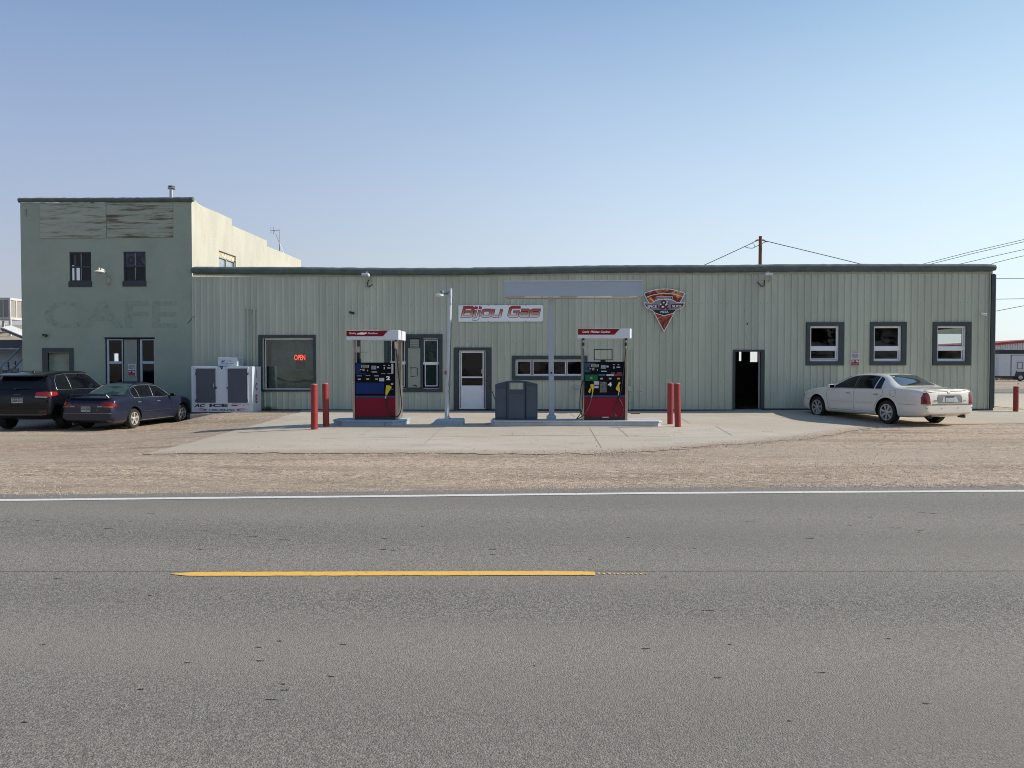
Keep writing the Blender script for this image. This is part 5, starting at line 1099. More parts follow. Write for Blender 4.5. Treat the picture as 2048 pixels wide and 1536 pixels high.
        us = sorted(set(i for q in fs for i in q)); ix = {i:k for k,i in enumerate(us)}; m = MB(); m.add([vs[i] for i in us], [tuple(ix[i] for i in q) for q in fs])
        for i, q in enumerate(m.f):   # outward facing
            a,b,c = [Vector(m.v[k]) for k in q[:3]]; nn = (b-a).cross(c-a); d = {'L':Vector((0,1,0)),'R':Vector((0,-1,0)),'B':Vector((-1,0,0)),'F':Vector((1,0,0)),'T':Vector((0,0,1))}[kind]
            if nn.dot(d) < 0: m.f[i] = tuple(reversed(q))
        return m.build(nm, mat_, parent or T.o, smooth=True, label=label)
    def line(nm, kind, pts, mat_, r=.006, off=.0, closed=False, parent=None, res=.06):
        P = [Vector(p) for p in pts]+([Vector(pts[0])] if closed else []); Q = []
        for a, b in zip(P, P[1:]):
            k = max(1,int((b-a).length/res)); Q += [a.lerp(b,q/k) for q in range(k)]
        Q.append(P[-1]); W_ = []
        for p in Q:
            h, nn = cast(kind, p.x, p.y)
            if h is not None: W_.append(h+nn*off)
        m = MB(); m.tube(W_, r, 5); return m.build(nm, mat_, parent or T.o, smooth=True)
    # wheels
    for xx in (0, sp['wb']):
        for s in (-1,1):
            yo = s*sp['track']; tw = sp['tw']; m = MB(); q = Vector((xx, yo, wr))
            m.lathe(q, [(sp['rim']*.98,-tw*.9),(wr*.93,-tw),(wr,-tw*.8),(wr,-tw*.2),(wr*.93,0),(sp['rim']*1.02,-.012),(sp['rim']*.98,-.03)], axis=(0,s,0), n=36)
            w_ = m.build('wheel', M('tyre_rubber',(.014,.013,.012),.8,var=.2,vs=8), T.o, smooth=True); w_.data.set_sharp_from_angle(angle=R(45))
            m = MB(); rr_ = sp['rim']
            m.lathe(q, [(rr_,-.03),(rr_*1.01,-.002),(rr_*.91,-.004),(rr_*.88,-.05)], axis=(0,s,0), n=36)
            m.lathe(q, [(rr_*.27,-.05),(rr_*.26,-.018),(rr_*.18,-.010),(.004,-.008)], axis=(0,s,0), n=20)
            ns = sp['spokes']
            for k in range(ns):
                a_ = 2*math.pi*k/ns+.3; ca_, sa_ = math.cos(a_), math.sin(a_); wi = sp['spw']*.75; wo = sp['spw']
                def pp_(r_, h_, y_): return q+Vector((ca_*r_-sa_*h_, s*y_, sa_*r_+ca_*h_))
                r0, r1 = rr_*.2, rr_*.93
                m.add([pp_(r0,-wi,-.016),pp_(r0,wi,-.016),pp_(r1,wo,-.010),pp_(r1,-wo,-.010),pp_(r0,-wi,-.055),pp_(r0,wi,-.055),pp_(r1,wo,-.055),pp_(r1,-wo,-.055)],[(0,1,2,3),(4,7,6,5),(0,4,5,1),(1,5,6,2),(2,6,7,3),(3,7,4,0)])
            m.build('rim', sp['rimm'], w_); m = MB(); m.lathe(q, [(rr_*.96,-.075),(rr_*.96,-.065),(.01,-.065)], axis=(0,s,0), n=24); m.build('brake_disc', M('brake_dark',(.03,.03,.03),.6), w_)
    return T, patch, line, cast
def mirror(T, c, s, mat_, sz=(.10,.20,.13)):
    m = MB(); m.cbox(c, sz); o = m.build('side_mirror', mat_, T.o, bevel=.03); m = MB(); m.cbox((c[0],c[1]-s*.12,c[2]-.03),(.05,.14,.04)); m.build('mirror_arm', mat_, o)
    m = MB(); m.cbox((c[0]-sz[0]/2-.003,c[1],c[2]),(.003,sz[1]*.8,sz[2]*.75)); m.build('mirror_glass', cglass, o)
def handle(T, cast, kind, x, z, mat_, L_=.17):
    h, nn = cast(kind, x, z); m = MB(); m.cbox(h+nn*.018, (L_,.022,.028)); m.build('door_handle', mat_, T.o, bevel=.006)
# ---------------------------------------------------------------- pearl white saloon on the right
wp = paint('pearl_white_paint', (.76,.71,.62), .25, dirt=(.66,.61,.52))
sp = dict(paint=wp, tyre=.345, rim=.235, wb=2.93, track=.93, tw=.21, roof=.60, spokes=7, spw=.030, rimm=M('alloy_grey',(.50,.49,.47),.35,metal=.5),
  top=[(-1.30,.74),(-1.285,.90),(-1.24,1.00),(-1.12,1.035),(-.85,1.055),(-.42,1.075),(-.26,1.10),(-.02,1.235),(.22,1.365),(.42,1.43),(.62,1.45),(1.0,1.46),(1.4,1.452),(1.72,1.425),(1.95,1.36),(2.35,1.17),(2.72,1.02),(2.95,.985),(3.4,.93),(3.75,.84),(3.90,.74),(3.96,.60)],
  belt=[(-1.30,.66),(-1.24,.93),(-.9,.985),(0,1.0),(1.5,.985),(2.7,.955),(3.4,.88),(3.75,.79),(3.96,.55)],
  wid=[(-1.30,.78),(-1.27,.85),(-1.15,.91),(-.8,.94),(0,.95),(1.5,.955),(2.93,.945),(3.4,.90),(3.7,.82),(3.88,.70),(3.96,.58)],
  bot=[(-1.30,.36),(-1.1,.26),(-.6,.22),(.5,.21),(2.5,.21),(3.5,.22),(3.96,.28)])
T, patch, line, cast = car('parked_car', 'pearl white four-door saloon with red tail lights, parked by the square windows', (10.66,22.72,-.078), R(109.7), sp)
for k in 'LR':
    patch('side_window', k, [(1.32,1.0),(2.28,.985),(2.06,1.12),(1.80,1.265),(1.56,1.345),(1.36,1.37)], cglass)
    patch('side_window', k, [(.52,1.005),(1.22,1.0),(1.26,1.375),(.98,1.385),(.72,1.375),(.52,1.35)], cglass)
    patch('side_window', k, [(.22,1.01),(.47,1.005),(.47,1.34),(.40,1.32),(.31,1.27)], cglass)
    patch('door_pillar', k, [(1.23,1.0),(1.31,1.0),(1.35,1.37),(1.27,1.375)], blackm, off=.004)
    line('window_trim', k, [(.18,.995),(2.34,.975)], M('chrome',(.5,.5,.52),.2,metal=.9), .006, .003)
    for pts in ([(2.42,.955),(2.47,.80),(2.42,.55),(2.36,.30)],[(1.28,.99),(1.285,.60),(1.26,.30)],[(.16,.99),(.12,.86),(.28,.72),(.44,.50),(.46,.30)],[(.46,.285),(2.36,.285)]): line('door_seam', k, pts, seam_m, .0045)
    line('body_moulding', k, [(.52,.60),(2.40,.595)], wp, .012, .002); line('body_moulding', k, [(-1.1,.60),(-.44,.605)], seam_m, .004, .0)
    line('sill_seam', k, [(.45,.335),(2.5,.335)], seam_m, .004); handle(T, cast, k, .38, .845, M('handle_cream',(.28,.27,.25),.3)); handle(T, cast, k, 1.50, .845, MC['handle_cream'])
    line('bumper_seam', k, [(3.32,.60),(3.85,.60)], seam_m, .004); patch('headlight', k, [(3.62,.64),(3.90,.62),(3.88,.72),(3.66,.79)], M('headlight_clear',(.25,.25,.24),.1), off=.008)
    patch('fog_light', k, [(3.64,.40),(3.86,.40),(3.86,.48),(3.64,.48)], M('bumper_lamp',(.65,.64,.6),.2), off=.008)
line('fuel_flap', 'L', [(-.12,.82),(-.12,.98),(-.34,.98),(-.33,.80),(-.12,.82)], seam_m, .0035)
sgl = M('sky_glass', (.02,.03,.04), .04, var=.02, coat=1); sgl.node_tree.nodes['Principled BSDF'].inputs['IOR'].default_value = 2.4
patch('rear_window', 'B', [(-.62,1.105),(.62,1.105),(.60,1.16),(.52,1.30),(.44,1.395),(.0,1.41),(-.44,1.395),(-.52,1.30),(-.60,1.16)], sgl, res=.06)
patch('windscreen', 'F', [(-.66,1.04),(.66,1.04),(.54,1.34),(.46,1.40),(-.46,1.40),(-.54,1.34)], cglass, res=.06)
tl = M('tail_light_red', (.17,.008,.012), .15, var=.1, spec=.6)
for s,k in ((1,'L'),(-1,'R')):
    patch('tail_light', 'B', [(s*.665,.62),(s*.885,.625),(s*.880,.80),(s*.83,.93),(s*.74,.95),(s*.69,.88)], tl, off=.010, res=.03)
patch('plate_recess', 'B', [(-.40,.655),(.40,.655),(.42,.80),(.38,.87),(-.38,.87),(-.42,.80)], M('recess_grey',(.20,.19,.185),.5), off=.003)
patch('plate_recess_trim', 'B', [(-.30,.675),(.28,.675),(.22,.82),(-.22,.82)], M('recess_pale',(.50,.49,.46),.5), off=.006)
patch('number_plate', 'B', [(-.155,.685),(.155,.685),(.155,.835),(-.155,.835)], M('plate_white',(.42,.45,.46),.5,var=.3,vs=20), off=.012)
patch('plate_mark', 'B', [(-.15,.80),(.15,.80),(.15,.84),(-.15,.84)], M('plate_green',(.015,.03,.03),.5), off=.015)
line('recess_seam', 'B', [(-.41,.655),(.41,.655),(.43,.80),(.38,.88),(-.38,.88),(-.43,.80),(-.41,.655)], MC['recess_grey'], .006)
patch('brake_light', 'B', [(-.36,1.005),(.36,1.005),(.34,1.03),(-.34,1.03)], M('brake_lens',(.06,.045,.045),.3), off=.012, res=.03)
line('boot_seam', 'B', [(-.60,.625),(.60,.625)], seam_m, .006); line('spoiler_gap_shadow', 'B', [(-.74,.935),(-.5,.958),(0,.968),(.5,.958),(.74,.935)], seam_m, .008, .002); line('boot_lip', 'B', [(-.78,.975),(-.5,1.0),(0,1.01),(.5,1.0),(.78,.975)], wp, .020, .004)  # dark line under the boot lip paints in the gap and its shadow
for s in (1,-1): line('boot_lid_seam', 'T', [(-.50,s*.66),(-1.20,s*.63)], seam_m, .0035)
line('bumper_seam', 'B', [(-.86,.605),(.86,.605)], seam_m, .006)
patch('badge', 'B', [(-.035,.91),(.035,.91),(.045,.95),(.02,.975),(-.02,.975),(-.045,.95)], M('badge_gold',(.35,.25,.14),.4), off=.010, res=.02)
patch('model_lettering', 'B', [(.44,.70),(.57,.70),(.57,.712),(.44,.712)], M('badge_grey',(.12,.12,.11),.4), off=.010, res=.02); patch('model_lettering', 'B', [(.44,.725),(.57,.725),(.57,.74),(.44,.74)], MC['badge_grey'], off=.010, res=.02)
patch('model_lettering', 'B', [(-.57,.71),(-.46,.71),(-.46,.73),(-.57,.73)], MC['badge_gold'], off=.010, res=.02)
for s in (1,-1):
    m = MB(); m.tube([(-1.24,s*.58,.275),(-1.05,s*.58,.275)], .045, 12); m.tube([(-1.245,s*.58,.275),(-1.2,s*.58,.275)],.038,10,mi=1); T.part('exhaust_pipe', m, [M('exhaust_steel',(.10,.075,.055),.4,metal=.6), blackm], smooth=True)
    for yy in (.28,.78): patch('parking_sensor', 'B', [(s*yy-.015,.50),(s*yy+.015,.50),(s*yy+.015,.53),(s*yy-.015,.53)], MC['badge_grey'], off=.006, res=.02)
    mirror(T, (2.16,s*1.03,1.035), s, wp)
# steering wheel and seats are hidden behind dark glass
# ---------------------------------------------------------------- dark blue saloon on the left
bp_ = paint('dark_blue_paint', (.010,.014,.032), .35, dirt=(.016,.019,.038), coat=.45, spec=.3)
sp = dict(paint=bp_, tyre=.305, rim=.195, wb=2.63, track=.845, tw=.195, roof=.56, spokes=5, spw=.036, rimm=M('alloy_bright',(.55,.53,.48),.3,metal=.5),
  top=[(-1.05,.70),(-1.035,.86),(-1.0,.945),(-.85,.975),(-.5,.995),(-.30,1.02),(-.05,1.13),(.28,1.30),(.50,1.365),(.8,1.40),(1.2,1.405),(1.5,1.375),(1.68,1.315),(2.05,1.14),(2.36,.985),(2.6,.95),(3.0,.885),(3.3,.79),(3.48,.68),(3.55,.55)],
  belt=[(-1.05,.62),(-1.0,.86),(-.7,.91),(0,.93),(1.2,.91),(2.3,.88),(3.0,.80),(3.3,.72),(3.55,.5)],
  wid=[(-1.05,.77),(-1.02,.815),(-.9,.842),(-.5,.852),(0,.852),(1.3,.855),(2.63,.848),(3.0,.82),(3.3,.74),(3.48,.62),(3.55,.5)],
  bot=[(-1.05,.30),(-.85,.22),(-.4,.19),(.5,.185),(2.3,.185),(3.2,.19),(3.55,.26)])
T, patch, line, cast = car('parked_car', 'dark navy saloon with boot spoiler and bright alloys, nose-in by the ice freezer', (-13.35,23.15,-.327), R(84.5), sp)
chr_ = M('dull_trim',(.22,.23,.25),.35,metal=.5)
for k in 'LR':
    patch('side_window', k, [(1.05,.945),(1.94,.925),(1.72,1.13),(1.48,1.245),(1.12,1.285)], cglass)
    patch('side_window', k, [(.33,.95),(.98,.945),(1.05,1.29),(.62,1.29),(.38,1.255)], cglass)
    patch('side_window', k, [(.03,.965),(.28,.95),(.33,1.235),(.20,1.18),(.05,1.06)], cglass)
    line('window_trim', k, [(.0,.945),(.02,1.07),(.18,1.205),(.36,1.28),(.62,1.31),(1.10,1.305),(1.50,1.26),(1.74,1.14),(1.98,.92),(.0,.94)], chr_, .009, .004)
    line('window_pillar', k, [(.30,.95),(.35,1.26)], chr_, .011, .005); line('window_pillar', k, [(1.01,.94),(1.08,1.29)], chr_, .014, .005)
    for pts in ([(2.06,.90),(2.10,.75),(2.05,.50),(2.02,.27)],[(1.0,.93),(1.02,.6),(1.0,.27)],[(.0,.93),(.02,.78),(.22,.62),(.37,.45),(.40,.27)]): line('door_seam', k, pts, seam_m, .0045)
    line('body_moulding', k, [(.42,.50),(2.05,.505)], M('moulding_dark',(.012,.013,.02),.5), .018, .002)
    handle(T, cast, k, .22, .80, chr_); handle(T, cast, k, 1.22, .79, chr_)
    patch('headlight', k, [(3.24,.62),(3.50,.58),(3.48,.68),(3.26,.74)], M('headlight_clear2',(.3,.3,.28),.1), off=.008)
    line('sill_strip', k, [(.42,.235),(2.2,.235)], chr_, .008, .0)
    patch('bumper_skirt', k, [(-.98,.23),(-.40,.21),(-.42,.28),(-.95,.31)], M('skirt_grey',(.09,.10,.12),.5), off=.012)
patch('rear_window', 'B', [(-.60,1.03),(.60,1.03),(.57,1.10),(.49,1.25),(.42,1.345),(0,1.36),(-.42,1.345),(-.49,1.25),(-.57,1.10)], M('rear_glass_teal',(.025,.06,.07),.03,spec=1,coat=1), res=.06)
line('rear_window_trim', 'B', [(-.63,1.02),(.63,1.02),(.60,1.10),(.51,1.26),(.43,1.365),(0,1.378),(-.43,1.365),(-.51,1.26),(-.60,1.10),(-.63,1.02)], blackm, .010, .003)
patch('windscreen', 'F', [(-.62,1.0),(.62,1.0),(.48,1.30),(-.48,1.30)], cglass, res=.06)
tl2 = M('tail_light_dark', (.16,.008,.012), .15, spec=.6)
patch('tail_light_bar', 'B', [(-.50,.735),(.50,.735),(.50,.80),(-.50,.80)], M('tail_bar',(.08,.006,.01),.2), off=.008, res=.04)
for s,k in ((1,'L'),(-1,'R')):
    patch('tail_light', 'B', [(s*.44,.715),(s*.80,.70),(s*.80,.80),(s*.74,.855),(s*.50,.83)], tl2, off=.012, res=.03); patch('tail_light_wrap', k, [(-.98,.71),(-.76,.72),(-.86,.79),(-.98,.835)], tl2, off=.010, res=.03)
    patch('indicator', 'B', [(s*.56,.695),(s*.80,.685),(s*.80,.725),(s*.56,.735)], M('amber_lens',(.35,.07,.02),.2), off=.015, res=.03); patch('reverse_light', 'B', [(s*.36,.70),(s*.52,.70),(s*.52,.735),(s*.36,.735)], M('clear_lens',(.28,.27,.26),.2), off=.015, res=.03)
    mirror(T, (1.92,s*.93,.965), s, blackm, (.09,.17,.11))
    m = MB(); m.tube([(-.90,s*.60,.95),(-.93,s*.60,1.065)], [.04,.03], 8); T.part('spoiler_leg', m, bp_)
m = MB(); P = [(-.86,-.66,.97),(-.90,-.60,1.055),(-.93,-.3,1.075),(-.94,0,1.08),(-.93,.3,1.075),(-.90,.60,1.055),(-.86,.66,.97)]
m.add([(x-.09,y,z-.012) for x,y,z in P]+[(x+.10,y,z-.005) for x,y,z in P]+[(x-.06,y,z+.022) for x,y,z in P]+[(x+.08,y,z+.02) for x,y,z in P], [f_ for i in range(6) for f_ in ((i,i+1,8+i,7+i),(14+i,21+i,22+i,15+i),(i,14+i,15+i,i+1),(7+i,8+i,22+i,21+i))]+[(0,7,21,14),(6,20,27,13)])
T.part('spoiler', m, bp_, smooth=False, bevel=.006)
def plate(T, cast, yc, zc, txt, hw=.153, hh=.077):
    h, nn = cast('B', yc, zc); x = h.x-.022; m = MB(); m.box(x,x+.006,yc-hw,yc+hw,zc-hh,zc+hh); pl = T.part('number_plate', m, M('plate_pale',(.38,.42,.45),.5,var=.1,vs=15), bevel=.004)
    m = MB(); m.text(txt, -hw*.9, hw*.9, zc-hh*.55, zc+hh*.45, 0, bold=.03, ext=.002); m.v = [(x-.001-abs(v[1]), yc-v[0], v[2]) for v in m.v]
    T.part('plate_lettering', m, M('plate_ink',(.01,.025,.03),.5), parent=pl)
    m = MB(); m.box(x-.002,x,yc-hw*.9,yc+hw*.9,zc+hh*.62,zc+hh*.85); T.part('plate_band', m, MC['plate_ink'], parent=pl)
plate(T, cast, .0, .645, '410-ZVG')
m = MB(); h, nn = cast('B', -.36, .62); m.lathe(h+Vector((-.006,0,0)), [(.014,0),(.014,.006)], axis=(-1,0,0), n=10); T.part('boot_lock', m, MC['chrome'])
line('bumper_seam', 'B', [(-.78,.52),(.78,.52)], chr_, .010, .006); line('boot_seam', 'B', [(-.62,.84),(.62,.84)], seam_m, .004)
m = MB(); m.tube([(-1.06,.42,.20),(-.8,.42,.21)], .035, 10); T.part('exhaust_pipe', m, MC['exhaust_steel'])
m = MB(); m.box(.85,1.25,-.3,.3,1.408,1.422); T.part('sunroof', m, cglass, bevel=.005)
# ---------------------------------------------------------------- black off-road wagon at the far left
kp = paint('black_car_paint', (.003,.0035,.006), .25, coat=.35, spec=.25)
sp = dict(paint=kp, tyre=.39, rim=.255, wb=2.915, track=.955, tw=.235, roof=.66, spokes=5, spw=.045, rimm=M('alloy_dark',(.12,.12,.13),.35,metal=.7),
  top=[(-1.0,.85),(-.985,1.10),(-.93,1.20),(-.80,1.42),(-.66,1.62),(-.55,1.69),(-.3,1.72),(.3,1.755),(1.0,1.765),(1.5,1.745),(1.9,1.68),(2.2,1.50),(2.55,1.28),(2.72,1.20),(3.0,1.165),(3.4,1.12),(3.7,1.03),(3.83,.90),(3.87,.70)],
  belt=[(-1.0,.80),(-.95,1.12),(-.6,1.17),(0,1.17),(1.5,1.14),(2.7,1.10),(3.4,1.03),(3.7,.93),(3.87,.65)],
  wid=[(-1.0,.87),(-.97,.93),(-.85,.96),(-.4,.965),(0,.97),(1.5,.965),(2.9,.97),(3.3,.95),(3.6,.88),(3.8,.74),(3.87,.6)],
  bot=[(-1.0,.46),(-.85,.38),(-.4,.30),(.5,.28),(2.3,.28),(3.3,.32),(3.87,.42)])
T, patch, line, cast = car('parked_car', 'black five-door off-road wagon at the far left, partly behind the navy saloon', (-15.45,22.85,-.325), R(95.5), sp)
ch2 = MC['chrome']
for k in 'LR':
    patch('side_window', k, [(1.20,1.19),(2.42,1.175),(2.14,1.40),(1.86,1.55),(1.60,1.61),(1.24,1.64)], cglass); patch('side_window', k, [(.34,1.20),(1.14,1.19),(1.18,1.645),(.36,1.64)], cglass); patch('side_window', k, [(-.50,1.22),(.27,1.20),(.28,1.635),(-.20,1.59),(-.40,1.45)], cglass)
    line('window_trim', k, [(-.56,1.20),(-.45,1.46),(-.22,1.625),(.3,1.668),(1.2,1.672),(1.62,1.64),(1.90,1.575),(2.20,1.40),(2.50,1.165),(-.56,1.20)], ch2, .011, .005)
    line('window_pillar', k, [(.30,1.2),(.32,1.65)], MC['dull_trim'], .008, .004)
    for pts in ([(2.60,1.12),(2.62,.8),(2.5,.42)],[(1.17,1.17),(1.18,.8),(1.16,.4)],[(.30,1.17),(.22,.95),(.42,.75),(.5,.42)]): line('door_seam', k, pts, M('gap_black',(.002,.002,.002),.9), .005)
    handle(T, cast, k, .36, 1.02, ch2, .19); handle(T, cast, k, 1.35, 1.01, ch2, .19); line('arch_trim', k, [(wr_*.47*math.cos(a)+0,.39+.47*math.sin(a)) for wr_ in (1,) for a in [math.pi*(.08+.84*q/10) for q in range(11)]], M('cladding',(.02,.02,.02),.6), .016, .0)
    line('sill_trim', k, [(.5,.40),(2.4,.40)], ch2, .010, .0)
    line('roof_rail', 'T', [(-.35,(.60 if k=='L' else -.60)),(1.75,(.60 if k=='L' else -.60))], blackm, .018, .03)
patch('rear_window', 'B', [(-.74,1.225),(.74,1.225),(.66,1.50),(.60,1.575),(-.60,1.575),(-.66,1.50)], cglass, res=.06)
patch('windscreen', 'F', [(-.70,1.24),(.70,1.24),(.58,1.62),(-.58,1.62)], cglass, res=.06)
m = MB(); 
yy = [-.66,-.5,0,.5,.66]; m.add([(-.84+.04*abs(y),y,1.60) for y in yy]+[(-.55,y,1.615) for y in yy]+[(-.84+.04*abs(y),y,1.635) for y in yy]+[(-.50,y,1.712-.03*abs(y)) for y in yy], [f_ for i in range(4) for f_ in ((i,5+i,6+i,i+1),(10+i,11+i,16+i,15+i),(i,i+1,11+i,10+i),(5+i,15+i,16+i,6+i))]+[(0,10,15,5),(4,9,19,14)]); T.part('roof_spoiler', m, kp, bevel=.008)
m = MB(); m.tube([(-.95,.06,1.265),(-.90,-.36,1.262)], .012, 6); m.tube([(-.93,.06,1.245),(-.97,.10,1.235)], .02, 6); T.part('rear_wiper', m, blackm)
tl3 = M('tail_light_bright', (.23,.010,.012), .15, spec=.6)
for s,k in ((1,'L'),(-1,'R')):
    patch('tail_light', 'B', [(s*.50,1.03),(s*.92,1.01),(s*.93,1.12),(s*.80,1.155),(s*.52,1.135)], tl3, off=.012, res=.035); patch('tail_light_wrap', k, [(-.93,1.015),(-.60,1.05),(-.62,1.14),(-.90,1.155)], tl3, off=.012, res=.035)
    patch('reverse_light', 'B', [(s*.50,.985),(s*.84,.975),(s*.84,1.01),(s*.50,1.025)], MC['clear_lens'], off=.014, res=.03); patch('reflector', 'B', [(s*.62,.545),(s*.84,.56),(s*.82,.61),(s*.62,.60)], M('reflector_red',(.10,.01,.01),.3), off=.010, res=.03)
    mirror(T, (2.3,s*1.05,1.22), s, kp, (.12,.22,.17))
plate(T, cast, .0, .905, 'OGR-015')
line('hatch_seam', 'B', [(-.80,.66),(.80,.66)], M('gap_black',(.002,.002,.002),.9), .006); line('bumper_step', 'B', [(-.88,.73),(.88,.73)], kp, .022, .004); line('bumper_trim', 'B', [(-.8,.50),(.8,.50)], M('dull_chrome',(.15,.15,.16),.3,metal=.7), .010, .004)
patch('hatch_handle', 'B', [(-.42,.985),(.42,.985),(.42,1.015),(-.42,1.015)], blackm, off=.012); patch('badge', 'B', [(-.10,1.05),(.10,1.05),(.10,1.075),(-.10,1.075)], M('badge_dark',(.05,.05,.055),.3), off=.012, res=.03)
m = MB(); m.lathe((-.35,-.12,1.715), [(.06,0),(.045,.03),(.015,.06),(.003,.065)], n=12); T.part('roof_antenna', m, blackm, smooth=True)
line('underbody_trim', 'B', [(-.7,.47),(.7,.47)], MC['cladding'], .02, .0)
# ================================================================ background: right
bY = 100.0
FB = Thing('metal_warehouse', 'distant white ribbed metal building with a red roof edge behind the trailer', 'building', (62,bY,.05))
x0 = px(1987,700,bY).x; z0 = px(1989,690,bY).z; xp = px(2100,700,bY).x; zp = z0+(px(2041,685.3,bY).z-z0)*(xp-x0)/(px(2041,700,bY).x-x0); x1 = xp+(xp-x0)
m = MB(); wfar = M('white_ribbed_metal',(.78,.78,.76),.5,var=.05,vs=.5)
n = 46
for i in range(n):
    a = x0+(x1-x0)*i/n; b = x0+(x1-x0)*(i+1)/n; zt = lambda x: zp-(zp-z0)*abs(x-xp)/(xp-x0)
    ma = a+(b-a)*.72
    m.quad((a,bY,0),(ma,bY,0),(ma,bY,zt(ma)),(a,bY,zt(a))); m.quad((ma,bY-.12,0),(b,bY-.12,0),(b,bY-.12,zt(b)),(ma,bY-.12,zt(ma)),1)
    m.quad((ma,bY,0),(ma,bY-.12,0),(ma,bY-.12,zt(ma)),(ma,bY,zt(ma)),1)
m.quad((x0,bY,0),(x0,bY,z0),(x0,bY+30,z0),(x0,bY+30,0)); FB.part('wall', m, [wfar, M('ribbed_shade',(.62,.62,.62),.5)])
redr = M('red_roof_edge',(.30,.035,.035),.5); m = MB()
for s0,s1 in (((x0-.3,z0),(xp,zp)),((xp,zp),(x1+.3,z0))): m.prism([(s0[0],bY-.3,s0[1]-.05),(s1[0],bY-.3,s1[1]-.05),(s1[0],bY-.3,s1[1]+.24),(s0[0],bY-.3,s0[1]+.24)], (0,31,0))
FB.part('roof', m, redr)
TY = 79.0
TR = Thing('cargo_trailer', 'white box trailer with a black roof stripe parked across the side street', 'trailer', (px(2040,757,TY).x,TY+1,.05))
a = px(1997,752.3,TY); b = px(2120,707.5,TY); m = MB(); m.box(a.x,b.x,TY,TY+2.2,a.z,b.z); TR.part('body', m, M('trailer_white',(.55,.56,.58),.45,var=.04), bevel=.03)
c = px(1997,700,TY); m = MB(); m.box(a.x+.05,b.x,TY-.02,TY+2.22,b.z+.01,c.z); m.box(a.x+.6,b.x-1,TY+.1,TY+2,c.z+.002,c.z+.12,1); TR.part('roof', m, [M('trailer_black',(.008,.008,.012),.5), M('trailer_roof_white',(.6,.6,.6),.5)])
m = MB(); q = px(2022,750,TY); d_ = M('trailer_line',(.10,.10,.13),.6); m.box(q.x-.05,q.x+.03,TY-.02,TY-.003,a.z+.05,b.z-.1); m.box(q.x,b.x-1.5,TY-.02,TY-.003,b.z-.16,b.z-.11); TR.part('door_seam', m, d_)
m = MB(); w0 = px(2034,738,TY); w1 = px(2046,724,TY); m.ring(w0.x,w1.x,w0.z,w1.z,.06,TY-.04,TY-.004); TR.part('window', m, M('trailer_trim',(.2,.2,.22),.5))
m = MB(); m.box(px(2032,720,TY).x,px(2033.5,720,TY).x,TY-.05,TY-.004,px(2033,743.5,TY).z,px(2033,741.5,TY).z); TR.part('door_handle', m, blackm)
for dx in (0,1.15):
    w_ = px(2041,757,TY); w_.x += dx; m = MB(); m.lathe((w_.x,TY+.1,.42), [(.37,-.02),(.37,.10),(.24,.12)], axis=(0,-1,0), n=20); wh = TR.part('wheel', m, MC['tyre_rubber']); m = MB(); m.lathe((w_.x,TY-.02,.42), [(.23,0),(.10,.03),(.02,.03)], axis=(0,-1,0), n=14); TR.part('rim', m, M('trailer_rim',(.45,.45,.47),.4), parent=wh)
w_ = px(2041,757,TY); m = MB(); m.prism([(w_.x-.62,TY-.03,.45),(w_.x+1.8,TY-.03,.45),(w_.x+1.7,TY-.03,.98),(w_.x-.45,TY-.03,.98)][::-1],(0,.02,0)); TR.part('wheel_arch', m, blackm)
m = MB(); m.box(a.x+.1,b.x-.2,TY+.15,TY+.3,a.z-.18,a.z-.02); m.box(a.x+.1,b.x-.2,TY+1.9,TY+2.05,a.z-.18,a.z-.02); TR.part('chassis', m, blackm)
m = MB(); 
for k in range(7): m.lathe((a.x+1.0+k*.27, TY+.6, .30), [(.03,-.12),(.11,-.05),(.12,.03),(.02,.12)], n=8)
m.tube([(a.x+.2,TY+.8,.45),(a.x+1.0,TY+.6,.28),(a.x+2.8,TY+.6,.26)],.05,6); single('pipe_bundle', m, M('pale_junk',(.45,.42,.4),.8), 'pale pipes and fittings lying on the ground under the trailer', 'pipes', (a.x+1,TY+.6,.1))
# utility pole and wires
PY = 50.0; m = MB(); t_ = px(1520.8,472.5,PY); m.tube([(t_.x,PY,-.1),(t_.x,PY,t_.z)], [.15,.105], 12)
UP = Thing('utility_pole', 'brown wooden utility pole rising behind the roof above the open doorway', 'pole', (t_.x,PY,0)); UP.part('pole', m, M('pole_wood',(.17,.075,.035),.8,var=.2,vs=3,stretch=(6,6,.4)))
m = MB()
for P in ([(1517,480),(1513.5,480.5),(1511,482.5)],[(1524,480),(1528,480.5),(1531,482.5)]): m.tube([px(u,v,PY) for u,v in P], .05, 6)
UP.part('insulator', m, M('insulator_grey',(.12,.13,.15),.4))
wire = M('wire_black',(.02,.022,.025),.6)
def wires(pts, r, label, Y=PY, Ys=None):
    m = MB(); P = [px(u,v,(Ys[i] if Ys else Y)) for i,(u,v) in enumerate(pts)]; m.tube(P, r, 5); single('overhead_wire', m, wire, label, 'wire', P[0], group='overhead wires')
wires([(1511,482.5),(1490,493),(1470,502),(1440,516),(1409,530),(1380,543)], .022, 'black wire sloping down left from the utility pole to the roof')
wires([(1488,493),(1497,496),(1505,496.5),(1512,493),(1520,489.5),(1530,484),(1537,483.3)], .020, 'short black wire looping under the top of the utility pole')
wires([(1531,482.5),(1537,483.3),(1560,489),(1600,498.5),(1660,513),(1725,529),(1760,538)], .024, 'black wire sloping down right from the utility pole to the roof')
wires([(1504,486),(1508,488.5),(1509.5,492),(1508,495.5)], .014, 'thin curled jumper wire just left of the utility pole')
WYs = 40
